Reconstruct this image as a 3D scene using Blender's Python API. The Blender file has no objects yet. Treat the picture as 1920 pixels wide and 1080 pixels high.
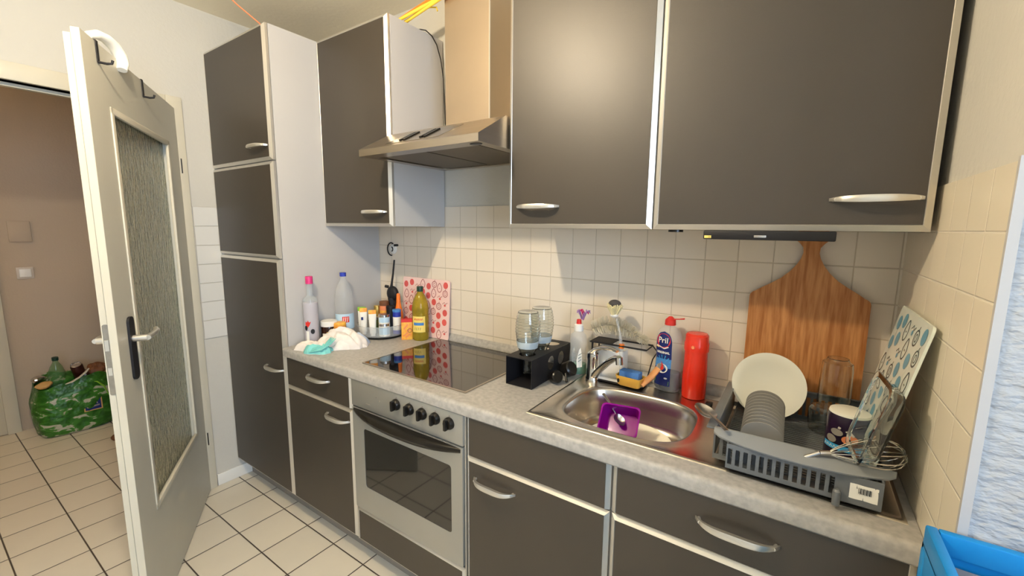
import bpy, bmesh, math, random
from mathutils import Vector, Matrix, noise
S = bpy.context.scene
C = S.collection
random.seed(7)
PI = math.pi
# ------------------------------------------------------------------ camera
cam_d = bpy.data.cameras.new('camera'); cam = bpy.data.objects.new('camera', cam_d); C.objects.link(cam); S.camera = cam
yaw, pit, rol, F = .5956, -.1407, .0096, 797.3
cy, sy, cp, sp = math.cos(yaw), math.sin(yaw), math.cos(pit), math.sin(pit)
fv = Vector((-sy*cp, cy*cp, sp)); r0 = Vector((cy, sy, 0)); u0 = r0.cross(fv)
rv = math.cos(rol)*r0 + math.sin(rol)*u0; uv = -math.sin(rol)*r0 + math.cos(rol)*u0
cam.matrix_world = Matrix.Translation((1.960, -1.568, 1.426)) @ Matrix(((rv.x, uv.x, -fv.x, 0), (rv.y, uv.y, -fv.y, 0), (rv.z, uv.z, -fv.z, 0), (0, 0, 0, 1)))
cam_d.sensor_width = 36; cam_d.lens = F/1920*36; cam_d.clip_start = .02
# ------------------------------------------------------------------ view, sky, daylight
S.view_settings.view_transform = 'Standard'; S.view_settings.look = 'None'
S.view_settings.gamma = 1; S.view_settings.use_curve_mapping = False
S.view_settings.exposure = 0.70
W = bpy.data.worlds.new('sky'); S.world = W; W.use_nodes = True
W.node_tree.nodes['Background'].inputs[0].default_value = (.55, .72, 1, 1)
W.node_tree.nodes['Background'].inputs[1].default_value = 2.0
BULB = (.92, -1.35, 2.27); BULB_STRENGTH = 640.0
al = bpy.data.lights.new('window_daylight', 'AREA'); al.shape = 'RECTANGLE'; al.size = 1.5; al.size_y = 1.35
al.energy = 50; al.color = (.62, .78, 1.0)
alo = bpy.data.objects.new('window_daylight', al); C.objects.link(alo)
alo.location = (3.78, -2.35, 1.6); alo.rotation_euler = (0, math.radians(90), 0)

# ------------------------------------------------------------------ materials
def lin(h):
    if isinstance(h, str):
        h = h.lstrip('#'); c = [int(h[i:i+2], 16)/255 for i in (0, 2, 4)]
    else: c = h
    return tuple((v/12.92 if v <= .04045 else ((v+.055)/1.055)**2.4) for v in c) + (1,)
def mat(name, col, rough=.5, metal=0, noisy=None, bump=None, trans=0, ior=1.45, alpha=1, emit=None, spec=.5, coat=0, stretch=(1,1,1), col2=None):
    m = bpy.data.materials.new(name); m.use_nodes = True; nt = m.node_tree; b = nt.nodes['Principled BSDF']
    b.inputs['Base Color'].default_value = lin(col); b.inputs['Roughness'].default_value = rough; b.inputs['Metallic'].default_value = metal
    b.inputs['Transmission Weight'].default_value = trans; b.inputs['IOR'].default_value = ior; b.inputs['Alpha'].default_value = alpha
    b.inputs['Specular IOR Level'].default_value = spec; b.inputs['Coat Weight'].default_value = coat
    tc = None
    if noisy or bump:
        tc = nt.nodes.new('ShaderNodeTexCoord'); mp = nt.nodes.new('ShaderNodeMapping'); mp.inputs['Scale'].default_value = stretch
        nt.links.new(tc.outputs['Object'], mp.inputs[0])
    if noisy:
        n = nt.nodes.new('ShaderNodeTexNoise'); n.inputs['Scale'].default_value = noisy[0]; n.inputs['Detail'].default_value = 5
        nt.links.new(mp.outputs[0], n.inputs['Vector'])
        r = nt.nodes.new('ShaderNodeValToRGB'); a = noisy[1]; c = lin(col)
        r.color_ramp.elements[0].position = .35; r.color_ramp.elements[1].position = .65
        c2 = lin(col2) if col2 else tuple(min(1, v*(1+a)) for v in c[:3])+(1,)
        r.color_ramp.elements[0].color = (c if col2 else tuple(v*(1-a) for v in c[:3])+(1,)); r.color_ramp.elements[1].color = c2
        nt.links.new(n.outputs['Fac'], r.inputs[0]); nt.links.new(r.outputs[0], b.inputs['Base Color'])
    if bump:
        n = nt.nodes.new('ShaderNodeTexNoise'); n.inputs['Scale'].default_value = bump[0]; n.inputs['Detail'].default_value = 3
        nt.links.new(mp.outputs[0], n.inputs['Vector'])
        bp = nt.nodes.new('ShaderNodeBump'); bp.inputs['Strength'].default_value = bump[1]; bp.inputs['Distance'].default_value = bump[2] if len(bump) > 2 else .002
        nt.links.new(n.outputs['Fac'], bp.inputs['Height']); nt.links.new(bp.outputs[0], b.inputs['Normal'])
    if emit:
        b.inputs['Emission Color'].default_value = lin(emit[0]); b.inputs['Emission Strength'].default_value = emit[1]
    return m
def tilemat(name, ax, size, off, col, grout, w, rough=.3, depth=.002, wv=None, var=.04, wob=None):
    """square tiles laid on two world axes: joints are real relief and grout colour"""
    m = bpy.data.materials.new(name); m.use_nodes = True; nt = m.node_tree; b = nt.nodes['Principled BSDF']; b.inputs['Roughness'].default_value = rough
    L = nt.links.new
    def M(op, a, bb=None, c=None):
        n = nt.nodes.new('ShaderNodeMath'); n.operation = op
        for i, v in enumerate((a, bb, c)):
            if v is None: continue
            if isinstance(v, (int, float)): n.inputs[i].default_value = v
            else: L(v, n.inputs[i])
        return n.outputs[0]
    g = nt.nodes.new('ShaderNodeNewGeometry'); sx = nt.nodes.new('ShaderNodeSeparateXYZ'); L(g.outputs['Position'], sx.inputs[0])
    ds, fl = [], []
    for k in (0, 1):
        p = M('DIVIDE', M('SUBTRACT', sx.outputs['XYZ'.index(ax[k])], off[k]), size[k]); fr = M('FRACT', p); fl.append(M('FLOOR', p))
        ds.append(M('MULTIPLY', M('MINIMUM', fr, M('SUBTRACT', 1.0, fr)), size[k]))
    ws = (w, wv if wv is not None else w)
    def ss(d, ww):
        n = nt.nodes.new('ShaderNodeMapRange'); n.interpolation_type = 'SMOOTHSTEP'; L(d, n.inputs[0])
        n.inputs[1].default_value = ww*.55; n.inputs[2].default_value = ww*1.5+.0004; return n.outputs[0]
    hm = M('MINIMUM', ss(ds[0], ws[0]/2), ss(ds[1], ws[1]/2))
    cv = nt.nodes.new('ShaderNodeCombineXYZ'); L(fl[0], cv.inputs[0]); L(fl[1], cv.inputs[1])
    wn = nt.nodes.new('ShaderNodeTexWhiteNoise'); wn.noise_dimensions = '2D'; L(cv.outputs[0], wn.inputs['Vector'])
    no = nt.nodes.new('ShaderNodeTexNoise'); no.inputs['Scale'].default_value = 14; no.inputs['Detail'].default_value = 4; L(g.outputs['Position'], no.inputs['Vector'])
    val = M('ADD', 1-var, M('MULTIPLY', M('ADD', wn.outputs[0], no.outputs[0]), var))
    mx = nt.nodes.new('ShaderNodeMix'); mx.data_type = 'RGBA'; L(hm, mx.inputs[0]); mx.inputs[6].default_value = lin(grout)
    hs = nt.nodes.new('ShaderNodeHueSaturation'); hs.inputs['Color'].default_value = lin(col); L(val, hs.inputs['Value']); L(hs.outputs[0], mx.inputs[7])
    L(mx.outputs[2], b.inputs['Base Color'])
    n2 = nt.nodes.new('ShaderNodeTexNoise'); n2.inputs['Scale'].default_value = wob[0] if wob else 25; L(g.outputs['Position'], n2.inputs['Vector'])
    hh = M('ADD', hm, M('MULTIPLY', n2.outputs[0], wob[1] if wob else .12))
    bp = nt.nodes.new('ShaderNodeBump'); bp.inputs['Distance'].default_value = depth; bp.inputs['Strength'].default_value = .8; L(hh, bp.inputs['Height']); L(bp.outputs[0], b.inputs['Normal'])
    return m

M = {}
M['front'] = mat('dark_grey_front', '#3d362e', .43, 0, noisy=(3, .05), bump=(420, .25, .0006), spec=.78)
M['alu'] = mat('brushed_aluminium', '#d8d4cc', .34, .75)
M['handle'] = mat('satin_handle', '#dedad2', .3, .8)
M['lam'] = mat('light_grey_laminate', '#bdbbb9', .5, 0, noisy=(3, .015))
M['counter'] = mat('grey_stone_laminate', '#a9a6a1', .42, 0, noisy=(70, .13), bump=(300, .1, .0004))
M['plinth'] = mat('plinth_grey', '#8e8880', .5)
M['steel'] = mat('stainless_steel', '#b9b2a8', .27, 1, noisy=(8, .08), bump=(160, .06, .0005), stretch=(1, 8, 8))
M['sinksteel'] = mat('sink_steel', '#c6bfb5', .27, 1, noisy=(14, .06), bump=(200, .05, .0004))
M['hoodsteel'] = mat('hood_steel', '#c2b7a8', .33, 1, noisy=(5, .05), stretch=(1, 1, 10))
M['chimney'] = mat('chimney_steel', '#b9a892', .45, .85, noisy=(3, .04))
M['chrome'] = mat('chrome', '#d8d6d2', .09, 1)
M['ovens'] = mat('oven_silver', '#adaca5', .38, .55, noisy=(4, .03))
M['blackp'] = mat('black_plastic', '#15120f', .28)
M['mattblack'] = mat('matt_black', '#17161a', .55)
M['hobglass'] = mat('ceramic_hob_glass', '#0b0807', .045, 0, spec=.85, coat=.4)
M['ovenglass'] = mat('oven_door_glass', '#100e0d', .06, 0, spec=.9, coat=.3)
M['filter'] = mat('grease_filter', '#6f6353', .5, .6, bump=(500, .5, .001))
M['white'] = mat('white_plaster', '#cdcac1', .85, 0, bump=(60, .35, .004))
M['wallpaper'] = mat('rough_wallpaper', '#b6b8ba', .8, 0, bump=(38, .9, .012), stretch=(1, 1, 2.0))
M['ceiling'] = mat('ceiling_plaster', '#f6ecd4', .9, 0, bump=(50, .3, .004))
M['hallwall'] = mat('hall_plaster', '#b9a995', .85, 0, bump=(80, .25, .003))
M['doorp'] = mat('door_paint', '#c9c6b8', .42, 0, noisy=(5, .02))
M['trimp'] = mat('cream_gloss_paint', '#cfc9b7', .45, 0, noisy=(5, .02))
M['doorglass'] = mat('ripple_glass', '#dfe3d2', .12, 0, trans=.93, ior=1.4, bump=(50, 1.0, .02), stretch=(1, 1, .45))
M['floor'] = tilemat('floor_tiles', 'XY', (.2108, .2108), (-.3119, -.7815), '#ded6c6', '#453a33', .0045, .32, .002, var=.05)
M['btile'] = tilemat('wall_tiles', 'XZ', (.0993, .1015), (.5, .9185), '#e6dac8', '#cdbfa9', .0022, .3, .0011, wv=.003, var=.02, wob=(30, .35))
M['rtile'] = tilemat('side_wall_tiles', 'YZ', (.0993, .1015), (-.7, .9185), '#e8dec9', '#efe6d4', .003, .34, .0015, wv=.003, var=.02, wob=(30, .35))
M['ltile'] = tilemat('left_wall_tiles', 'YZ', (.3, .0985), (-.972, .828), '#dcdad4', '#c2beb4', .003, .3, .002, var=.02, wob=(30, .3))
M['pvc_w'] = mat('white_plastic', '#e9e7e1', .35)
M['foam'] = mat('white_foam', '#efeee6', .7)
M['glass'] = mat('clear_glass', '#f3f6f4', .02, 0, trans=1, ior=1.45)
M['thin'] = mat('thin_clear_plastic', '#dfe4e6', .1, 0, alpha=.22, spec=.8)
M['thinblue'] = mat('bluish_clear_shell', '#c9d4da', .08, 0, alpha=.32, spec=.9)
M['oil'] = mat('golden_oil', '#c2ae3a', .06, 0, trans=.6, ior=1.3, noisy=(30, .15))
M['darkgreen'] = mat('dark_green_plastic', '#12372b', .4)
M['ylabel'] = mat('yellow_label', '#f3d873', .5)
M['orange'] = mat('orange_plastic', '#ee7a1e', .45)
M['orange2'] = mat('orange_print', '#f39a3b', .5, noisy=(60, .2), col2='#f6c04f')
M['red'] = mat('red_print', '#d8342d', .45)
M['redp'] = mat('red_translucent_plastic', '#ff3315', .22, 0, alpha=.72, spec=.7)
M['redliq'] = mat('red_liquid', '#6e1f04', .3)
M['pink'] = mat('pink_cap', '#d5397c', .4)
M['pale'] = mat('pale_lilac_liquid', '#d3c6cf', .15, 0, alpha=.9)
M['blue'] = mat('blue_cap', '#2a3ba5', .4)
M['lightblue'] = mat('pale_blue_label', '#bcd9ec', .5)
M['mid_blue'] = mat('blue_print', '#4b86c6', .5)
M['navy'] = mat('navy_print', '#16276b', .35)
M['cyan'] = mat('cyan_print', '#3fa7dd', .4)
M['paper'] = mat('white_paper', '#efece2', .6)
M['choc'] = mat('dark_jar_content', '#32190f', .15)
M['gold'] = mat('gold_lid', '#b79a52', .35, .6)
M['salmon'] = mat('salmon_print', '#eb8d5f', .45)
M['greypl'] = mat('grey_rack_plastic', '#686b6d', .38, noisy=(20, .05))
M['greypl_l'] = mat('lighter_grey_rail', '#8d9193', .35)
M['greyplate'] = mat('grey_glazed_ceramic', '#a9a59d', .25)
M['porcelain'] = mat('white_porcelain', '#ece9da', .22)
M['wood'] = mat('bamboo', '#a5652f', .5, 0, noisy=(85, .3), col2='#cf9258', stretch=(1, 1, .09))
M['woodlight'] = mat('pale_wood', '#c98d57', .55, noisy=(30, .15), stretch=(1, 1, .3))
M['pinkboard'] = mat('pink_glass_board', '#f6d2ca', .18)
M['blueboard'] = mat('cream_glass_board', '#dfe7dc', .18)
M['redink'] = mat('red_ink', '#df5f5b', .25)
M['darkred'] = mat('dark_red_ink', '#a04a4a', .25)
M['tealink'] = mat('blue_ink', '#67a5bd', .25)
M['darkteal'] = mat('dark_teal_ink', '#3e5f68', .25)
M['cloth'] = mat('white_cotton', '#e9e2dc', .9, 0, noisy=(40, .05), bump=(250, .3, .001))
M['tealcloth'] = mat('teal_hem', '#7fcbc6', .9)
M['bluecloth'] = mat('blue_tint_cloth', '#b9c6dc', .9)
M['pinkcloth'] = mat('pink_print_cloth', '#e47d8c', .9)
M['yellow'] = mat('yellow_plastic', '#e8b24b', .4)
M['sponge'] = mat('blue_sponge', '#4f7fbe', .95, bump=(300, .8, .003))
M['bristle'] = mat('cream_bristles', '#e8dcae', .8)
M['bristlew'] = mat('clear_white_bristles', '#cfc6ae', .6)
M['darkbr'] = mat('dark_grey_bristles', '#504b49', .8)
M['purple'] = mat('purple_translucent', '#a0159c', .15, 0, trans=.35, ior=1.2)
M['violet'] = mat('violet_foil', '#a985b8', .4)
M['greenliq'] = mat('green_liquid', '#0f7a45', .15)
M['darkliq'] = mat('dark_blue_liquid', '#101334', .12)
M['limelab'] = mat('lime_print', '#8cc63f', .4)
M['crate'] = mat('blue_crate_plastic', '#1487cf', .42)
M['bag'] = None
M['tan'] = mat('tan_cardboard', '#c69c5e', .7)
M['brown'] = mat('brown_paper', '#74482a', .6, noisy=(30, .2))
M['petgreen'] = mat('green_pet', '#5d8f55', .12, alpha=.45)
M['silver'] = mat('can_metal', '#c9c6c4', .25, 1)
M['can'] = mat('can_print', '#3a1a17', .3, .4)
M['mugp'] = mat('dark_mug_glaze', '#1d1526', .2, noisy=(22, .3), col2='#2c1a33')
M['yelstick'] = mat('yellow_straw', '#f3cf4a', .4)
M['orastick'] = mat('orange_straw', '#f07f2c', .4)
M['bulb'] = mat('bulb_glow', '#fff1d8', .4, emit=((1.0, .925, .80), BULB_STRENGTH))
M['socket'] = mat('lamp_socket', '#e7e2d6', .5)
M['black'] = mat('black_matter', '#0b0a0a', .7)
M['lav'] = mat('switch_plate', '#c9bfb2', .5)

def bag_mat():
    m = mat('green_bag', '#2f7d1e', .35, 0, bump=(9, .7, .04)); nt = m.node_tree; b = nt.nodes['Principled BSDF']
    tc = nt.nodes.new('ShaderNodeTexCoord'); mp = nt.nodes.new('ShaderNodeMapping'); mp.inputs['Scale'].default_value = (1, 1, 1.9); nt.links.new(tc.outputs['Object'], mp.inputs[0])
    n = nt.nodes.new('ShaderNodeTexNoise'); n.inputs['Scale'].default_value = 13; n.inputs['Detail'].default_value = 3; n.inputs['Distortion'].default_value = .7
    nt.links.new(mp.outputs[0], n.inputs['Vector'])
    r = nt.nodes.new('ShaderNodeValToRGB'); e = r.color_ramp.elements; e[0].position = 0; e[0].color = lin('#16400f'); e[1].position = 1; e[1].color = lin('#b9b7a0')
    for p, c in ((.42, '#265c16'), (.56, '#3d7a26'), (.585, '#3d7a26'), (.61, '#b3b19a')):
        k = e.new(p); k.color = lin(c)
    nt.links.new(n.outputs['Fac'], r.inputs[0]); nt.links.new(r.outputs[0], b.inputs['Base Color']); return m
M['bag'] = bag_mat()

# ------------------------------------------------------------------ object helpers
MW = {}
def thing(name, label, cat, loc=(0, 0, 0), rot=(0, 0, 0), group=None):
    o = bpy.data.objects.new(name, None); C.objects.link(o); o.empty_display_size = .05
    o.location = loc; o.rotation_euler = rot; o['label'] = label; o['category'] = cat
    if group: o['group'] = group
    from mathutils import Euler
    MW[o.name] = Matrix.Translation(loc) @ Euler(rot).to_matrix().to_4x4()
    return o
def tag(o, label, cat, group=None):
    o['label'] = label; o['category'] = cat
    if group: o['group'] = group
    return o
class G:
    def __init__(s): s.bm = bmesh.new(); s.smooth = []
    def V(s, *p): return s.bm.verts.new(p)
    def F(s, vs, mi=0):
        try: f = s.bm.faces.new(vs); f.material_index = mi; return f
        except ValueError: return None
    def box(s, x0, x1, y0, y1, z0, z1, mi=0, bev=0):
        x0, x1 = sorted((x0, x1)); y0, y1 = sorted((y0, y1)); z0, z1 = sorted((z0, z1))
        v = [s.V(x, y, z) for x in (x0, x1) for y in (y0, y1) for z in (z0, z1)]
        fs = [s.F([v[i] for i in q], mi) for q in ((0, 1, 3, 2), (4, 6, 7, 5), (0, 4, 5, 1), (2, 3, 7, 6), (0, 2, 6, 4), (1, 5, 7, 3))]
        if bev:
            es = set(e for f in fs for e in f.edges)
            r = bmesh.ops.bevel(s.bm, geom=list(es), offset=bev, segments=2, profile=.5, affect='EDGES')
            for f in r['faces']: f.material_index = mi
        return s
    def xbox(s, mtx, sx, sy, sz, mi=0, bev=0):
        b = G(); b.box(-sx/2, sx/2, -sy/2, sy/2, -sz/2, sz/2, mi, bev); s.merge(b, mtx); return s
    def merge(s, g, mtx=None):
        mp = {}
        for v in g.bm.verts: mp[v] = s.bm.verts.new(mtx @ v.co if mtx is not None else v.co)
        for f in g.bm.faces:
            s.F([mp[v] for v in f.verts], f.material_index)
        g.bm.free(); return s
    def lathe(s, prof, c=(0, 0), seg=32, mi=0, sy=1, closed=False, fn=None):
        rings = []
        for r, z in prof:
            if r <= 1e-6: rings.append([s.V(c[0], c[1], z)])
            else: rings.append([s.V(c[0]+r*math.cos(2*PI*k/seg), c[1]+sy*r*math.sin(2*PI*k/seg), z) for k in range(seg)])
        for i in range(len(rings)-(0 if closed else 1)):
            a, b = rings[i], rings[(i+1) % len(rings)]; m = mi[i] if isinstance(mi, (list, tuple)) else mi
            for k in range(seg):
                k2 = (k+1) % seg
                if len(a) == 1 and len(b) == 1: continue
                if len(a) == 1: s.F([a[0], b[k2], b[k]], m)
                elif len(b) == 1: s.F([a[k], a[k2], b[0]], m)
                else: s.F([a[k], a[k2], b[k2], b[k]], m)
        return s
    def tube(s, pts, r, seg=10, mi=0, flat=1, cap=True, ref=None):
        pts = [Vector(p) for p in pts]; n = len(pts); rings = []; up = Vector(ref) if ref else None
        for i, p in enumerate(pts):
            t = (pts[min(i+1, n-1)]-pts[max(i-1, 0)]).normalized()
            if up is None or (ref is None and abs(t.dot(up)) > .98): up = Vector((0, 0, 1)) if abs(t.z) < .9 else Vector((1, 0, 0))
            a = (up - t*up.dot(t)).normalized(); b = t.cross(a)
            if ref is None: up = a
            rr = r[i] if isinstance(r, (list, tuple)) else r
            rings.append([s.bm.verts.new(p + a*rr*math.cos(2*PI*k/seg)*flat + b*rr*math.sin(2*PI*k/seg)) for k in range(seg)])
        for i in range(n-1):
            for k in range(seg): s.F([rings[i][k], rings[i][(k+1) % seg], rings[i+1][(k+1) % seg], rings[i+1][k]], mi)
        if cap: s.F(rings[0][::-1], mi); s.F(rings[-1], mi)
        return s
    def cyl(s, p, q, r, r2=None, seg=20, mi=0): return s.tube([p, q], [r, r if r2 is None else r2], seg, mi)
    def ball(s, c, r, seg=20, mi=0, sc=(1, 1, 1)):
        g = G(); n = seg//2; g.lathe([(math.sin(PI*i/n)*r if 0 < i < n else 0, -math.cos(PI*i/n)*r) for i in range(n+1)], seg=seg, mi=mi)
        return s.merge(g, Matrix.Translation(c) @ Matrix.Diagonal((*sc, 1)))
    def prism(s, pts, fn, d0, d1, mi=0):
        """closed 2D outline pts, fn(u,v,d)->3D, solid between depths d0 and d1"""
        a = [s.V(*fn(u, v, d0)) for u, v in pts]; b = [s.V(*fn(u, v, d1)) for u, v in pts]; n = len(pts)
        s.F(a[::-1], mi); s.F(b, mi)
        for i in range(n): s.F([a[i], a[(i+1) % n], b[(i+1) % n], b[i]], mi)
        return s
    def patch(s, fn, nu, nv, mi=0):
        g = [[s.V(*fn(i/nu, j/nv)) for j in range(nv+1)] for i in range(nu+1)]
        for i in range(nu):
            for j in range(nv): s.F([g[i][j], g[i+1][j], g[i+1][j+1], g[i][j+1]], mi(i/nu, j/nv) if callable(mi) else mi)
        return s
    def ribbon(s, pts, w, fn, mi=0, closed=True):
        n = len(pts); L = []
        for i in range(n):
            p = pts[i]; a = pts[(i-1) % n] if closed else pts[max(i-1, 0)]; b = pts[(i+1) % n] if closed else pts[min(i+1, n-1)]
            dx, dy = b[0]-a[0], b[1]-a[1]; l = math.hypot(dx, dy) or 1; nx, ny = -dy/l*w/2, dx/l*w/2
            L.append((s.V(*fn(p[0]+nx, p[1]+ny)), s.V(*fn(p[0]-nx, p[1]-ny))))
        for i in range(n if closed else n-1):
            a, b = L[i], L[(i+1) % n]; s.F([a[0], b[0], b[1], a[1]], mi)
        return s
    def disk(s, cx, cy_, rx, ry, fn, mi=0, n=18):
        s.F([s.V(*fn(cx+rx*math.cos(2*PI*k/n), cy_+ry*math.sin(2*PI*k/n))) for k in range(n)], mi); return s
    def shape(s, loops, fn, depth, mi=0):
        """2D outline with holes, extruded; fn(u,v,d)->3D with d in -depth/2..depth/2"""
        cu = bpy.data.curves.new('t', 'CURVE'); cu.dimensions = '2D'; cu.fill_mode = 'BOTH'; cu.extrude = depth/2
        for lp in loops:
            sp_ = cu.splines.new('POLY'); sp_.points.add(len(lp)-1); sp_.use_cyclic_u = True
            for i, (u, v) in enumerate(lp): sp_.points[i].co = (u*10, v*10, 0, 1)
        return s._conv(cu, lambda x, y, z: fn(x/10, y/10, z), mi)
    def _conv(s, cu, fn, mi):
        o = bpy.data.objects.new('t', cu); C.objects.link(o); bpy.context.view_layer.update()
        dg = bpy.context.evaluated_depsgraph_get(); me = o.evaluated_get(dg).to_mesh()
        vs = [s.V(*fn(*v.co)) for v in me.vertices]
        for p in me.polygons: s.F([vs[i] for i in p.vertices], mi)
        o.evaluated_get(dg).to_mesh_clear(); bpy.data.objects.remove(o); bpy.data.curves.remove(cu); return s
    def text(s, body, size, fn, mi=0, bold=0, ital=0):
        """flat lettering centred on (0,0), fn(u,v)->3D"""
        cu = bpy.data.curves.new('t', 'FONT'); cu.body = body; cu.size = size*10; cu.align_x = 'CENTER'; cu.align_y = 'CENTER'; cu.offset = bold*10; cu.shear = ital; cu.resolution_u = 3
        return s._conv(cu, lambda x, y, z: fn(x/10, y/10), mi)
    def obj(s, name, mats, parent=None, world=False, sharp=35, struct=False, recalc=True):
        if world and parent is not None:
            r = parent
            while r.parent: r = r.parent
            inv = MW[r.name].inverted()
            for v in s.bm.verts: v.co = inv @ v.co
        bmesh.ops.remove_doubles(s.bm, verts=s.bm.verts, dist=1e-6)
        if recalc: bmesh.ops.recalc_face_normals(s.bm, faces=s.bm.faces)
        me = bpy.data.meshes.new(name); s.bm.to_mesh(me); s.bm.free()
        for m in (mats if isinstance(mats, (list, tuple)) else [mats]): me.materials.append(M[m] if isinstance(m, str) else m)
        me.shade_smooth(); me.set_sharp_from_angle(angle=math.radians(sharp))
        o = bpy.data.objects.new(name, me); C.objects.link(o)
        if parent is not None: o.parent = parent
        if struct: o['kind'] = 'structure'
        return o
def copy_tree(o, parent=None):
    c = o.copy(); C.objects.link(c)
    if parent is not None: c.parent = parent
    for ch in list(o.children): copy_tree(ch, c)
    return c
def T(*p): return Matrix.Translation(p)
def R(a, ax): return Matrix.Rotation(math.radians(a), 4, ax)
def circ(cx, cy_, r, n=24, ry=None): return [(cx+r*math.cos(2*PI*k/n), cy_+(ry or r)*math.sin(2*PI*k/n)) for k in range(n)]
def rrect(x0, x1, y0, y1, r, n=6):
    o = []
    for cx, cy_, a0 in ((x1-r, y1-r, 0), (x0+r, y1-r, 90), (x0+r, y0+r, 180), (x1-r, y0+r, 270)):
        for k in range(n+1): a = math.radians(a0+90*k/n); o.append((cx+r*math.cos(a), cy_+r*math.sin(a)))
    return o

# ================================================================== ROOM
CE = 2.475
g = G(); g.box(-2.55, 3.75, -3.75, .15, -.08, 0); g.obj('floor', 'floor', struct=True)
g = G(); g.box(-2.55, 3.75, -3.75, .15, CE, CE+.08); g.obj('ceiling', 'ceiling', struct=True)
g = G(); g.box(-.72, 2.2, 0, .12, 0, CE); g.obj('wall_back', 'white', struct=True)
# right side: chimney breast block, its kitchen face, then the rough papered face turned to the room
g = G(); g.box(2.2, 3.75, -.70, .12, 0, CE); o = g.obj('wall_right', ['white', 'wallpaper'], struct=True)
for p in o.data.polygons:
    if p.normal.y < -.9: p.material_index = 1
g = G(); g.box(3.6, 3.75, -1.60, -.70, 0, CE); g.box(3.6, 3.75, -3.75, -3.10, 0, CE); g.box(3.6, 3.75, -3.10, -1.60, 0, .92); g.box(3.6, 3.75, -3.10, -1.60, 2.28, CE)
g.obj('wall_far_right', 'white', struct=True)
g = G(); g.box(-.6, 3.6, -3.75, -3.6, 0, CE); g.obj('wall_front', 'white', struct=True)
g = G()
for y in (-3.10, -2.38, -1.66): g.box(3.63, 3.7, y, y+.06, .92, 2.28)
for z in (.92, 2.22): g.box(3.63, 3.7, -3.04, -1.66, z, z+.06)
g.obj('window_1', 'pvc_w', struct=True)
OY0, OY1, OZ = -1.63, -.745, 1.965    # doorway in the left wall
g = G(); g.box(-.72, -.6, -3.6, OY0, 0, CE); g.box(-.72, -.6, OY1, 0, 0, CE); g.box(-.72, -.6, OY0, OY1, OZ, CE)
g.obj('wall_left', ['white'], struct=True)
g = G(); g.box(-.6, -.5965, OY1+.055, -.05, .828, 1.519); g.obj('wall_left_tiles', 'ltile', struct=True)
g = G(); g.box(0, 2.194, -.006, 0, .80, 1.523); g.obj('wall_back_tiles', 'btile', struct=True)
g = G(); g.box(2.194, 2.2, -.70, 0, .80, 1.523); g.obj('wall_right_tiles', 'rtile', struct=True)
g = G(); g.box(2.191, 2.2025, -.704, -.696, 0, 1.528); g.obj('trim_1', 'lam', struct=True)
g = G(); g.box(-.6, -.588, OY1+.07, -.02, 0, .065, bev=.003); g.obj('baseboard_left', 'pvc_w', struct=True)
# door frame: lining + flat casing round the opening
g = G()
g.box(-.73, -.6, OY1-.0, OY1+.02, 0, OZ+.02); g.box(-.73, -.6, OY0-.02, OY0, 0, OZ+.02); g.box(-.73, -.6, OY0, OY1, OZ, OZ+.02)
g.box(-.6, -.582, OY1, OY1+.065, 0, OZ+.068, bev=.004); g.box(-.6, -.582, OY0-.065, OY0, 0, OZ+.068, bev=.004); g.box(-.6, -.5825, OY0, OY1, OZ, OZ+.067, bev=.003)
g.box(-.735, -.72, OY1, OY1+.065, 0, OZ+.065); g.box(-.735, -.72, OY0-.065, OY0, 0, OZ+.065); g.box(-.735, -.72, OY0, OY1, OZ, OZ+.065)
g.box(-.66, -.64, OY1-.014, OY1, 0, OZ); g.box(-.66, -.64, OY0, OY0+.014, 0, OZ); g.box(-.66, -.64, OY0, OY1, OZ-.014, OZ)
g.obj('trim_2', 'trimp', struct=True)
# hall
g = G(); g.box(-2.55, -2.4, -3.6, .15, 0, CE); g.obj('wall_hall_back', 'hallwall', struct=True)
g = G(); g.box(-2.4, -.72, -3.75, -3.6, 0, CE); g.obj('wall_hall_left', 'hallwall', struct=True)
g = G(); g.box(-2.4, -.72, .03, .15, 0, CE); g.obj('wall_hall_right', 'hallwall', struct=True)
g = G(); g.box(-2.4, -2.38, -1.235, -1.17, 0, 2.05, bev=.004); g.box(-2.4, -2.38, -2.12, -2.055, 0, 2.05, bev=.004); g.box(-2.4, -2.381, -2.055, -1.235, 1.985, 2.05)
g.obj('trim_3', 'trimp', struct=True)
g = G(); g.box(-2.4, -2.385, -2.055, -1.235, .008, 1.985, bev=.002); g.box(-2.388, -2.379, -1.95, -1.34, .2, .9, bev=.003); g.box(-2.388, -2.379, -1.95, -1.34, 1.05, 1.88, bev=.003)
d2 = g.obj('door_2', 'trimp', struct=True)
g = G(); g.cyl((-2.385, -1.30, 1.05), (-2.335, -1.30, 1.05), .009); g.tube([(-2.337, -1.30, 1.05), (-2.337, -1.36, 1.05), (-2.339, -1.42, 1.048)], .009); g.obj('handle', 'handle', d2)
# switches on the hall wall
t = thing('light_switch', 'square white light switch on the hall wall above the green bag', 'switch', (-2.4, -1.047, 1.09))
g = G(); g.box(0, .008, -.04, .04, -.04, .04, bev=.003); g.obj('plate', 'lav', t)
g = G(); g.box(.008, .013, -.027, .027, -.027, .027, bev=.003); g.obj('rocker', 'pvc_w', t)
t = thing('wall_box', 'flat square cover plate on the hall wall above the light switch', 'cover plate', (-2.4, -1.045, 1.37))
g = G(); g.box(0, .012, -.052, .052, -.07, .07, bev=.004); g.obj('plate', 'hallwall', t)
g = G(); g.box(.012, .0135, -.045, .045, -.062, .062, bev=.0006); g.obj('lid', 'hallwall', t)

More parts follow.
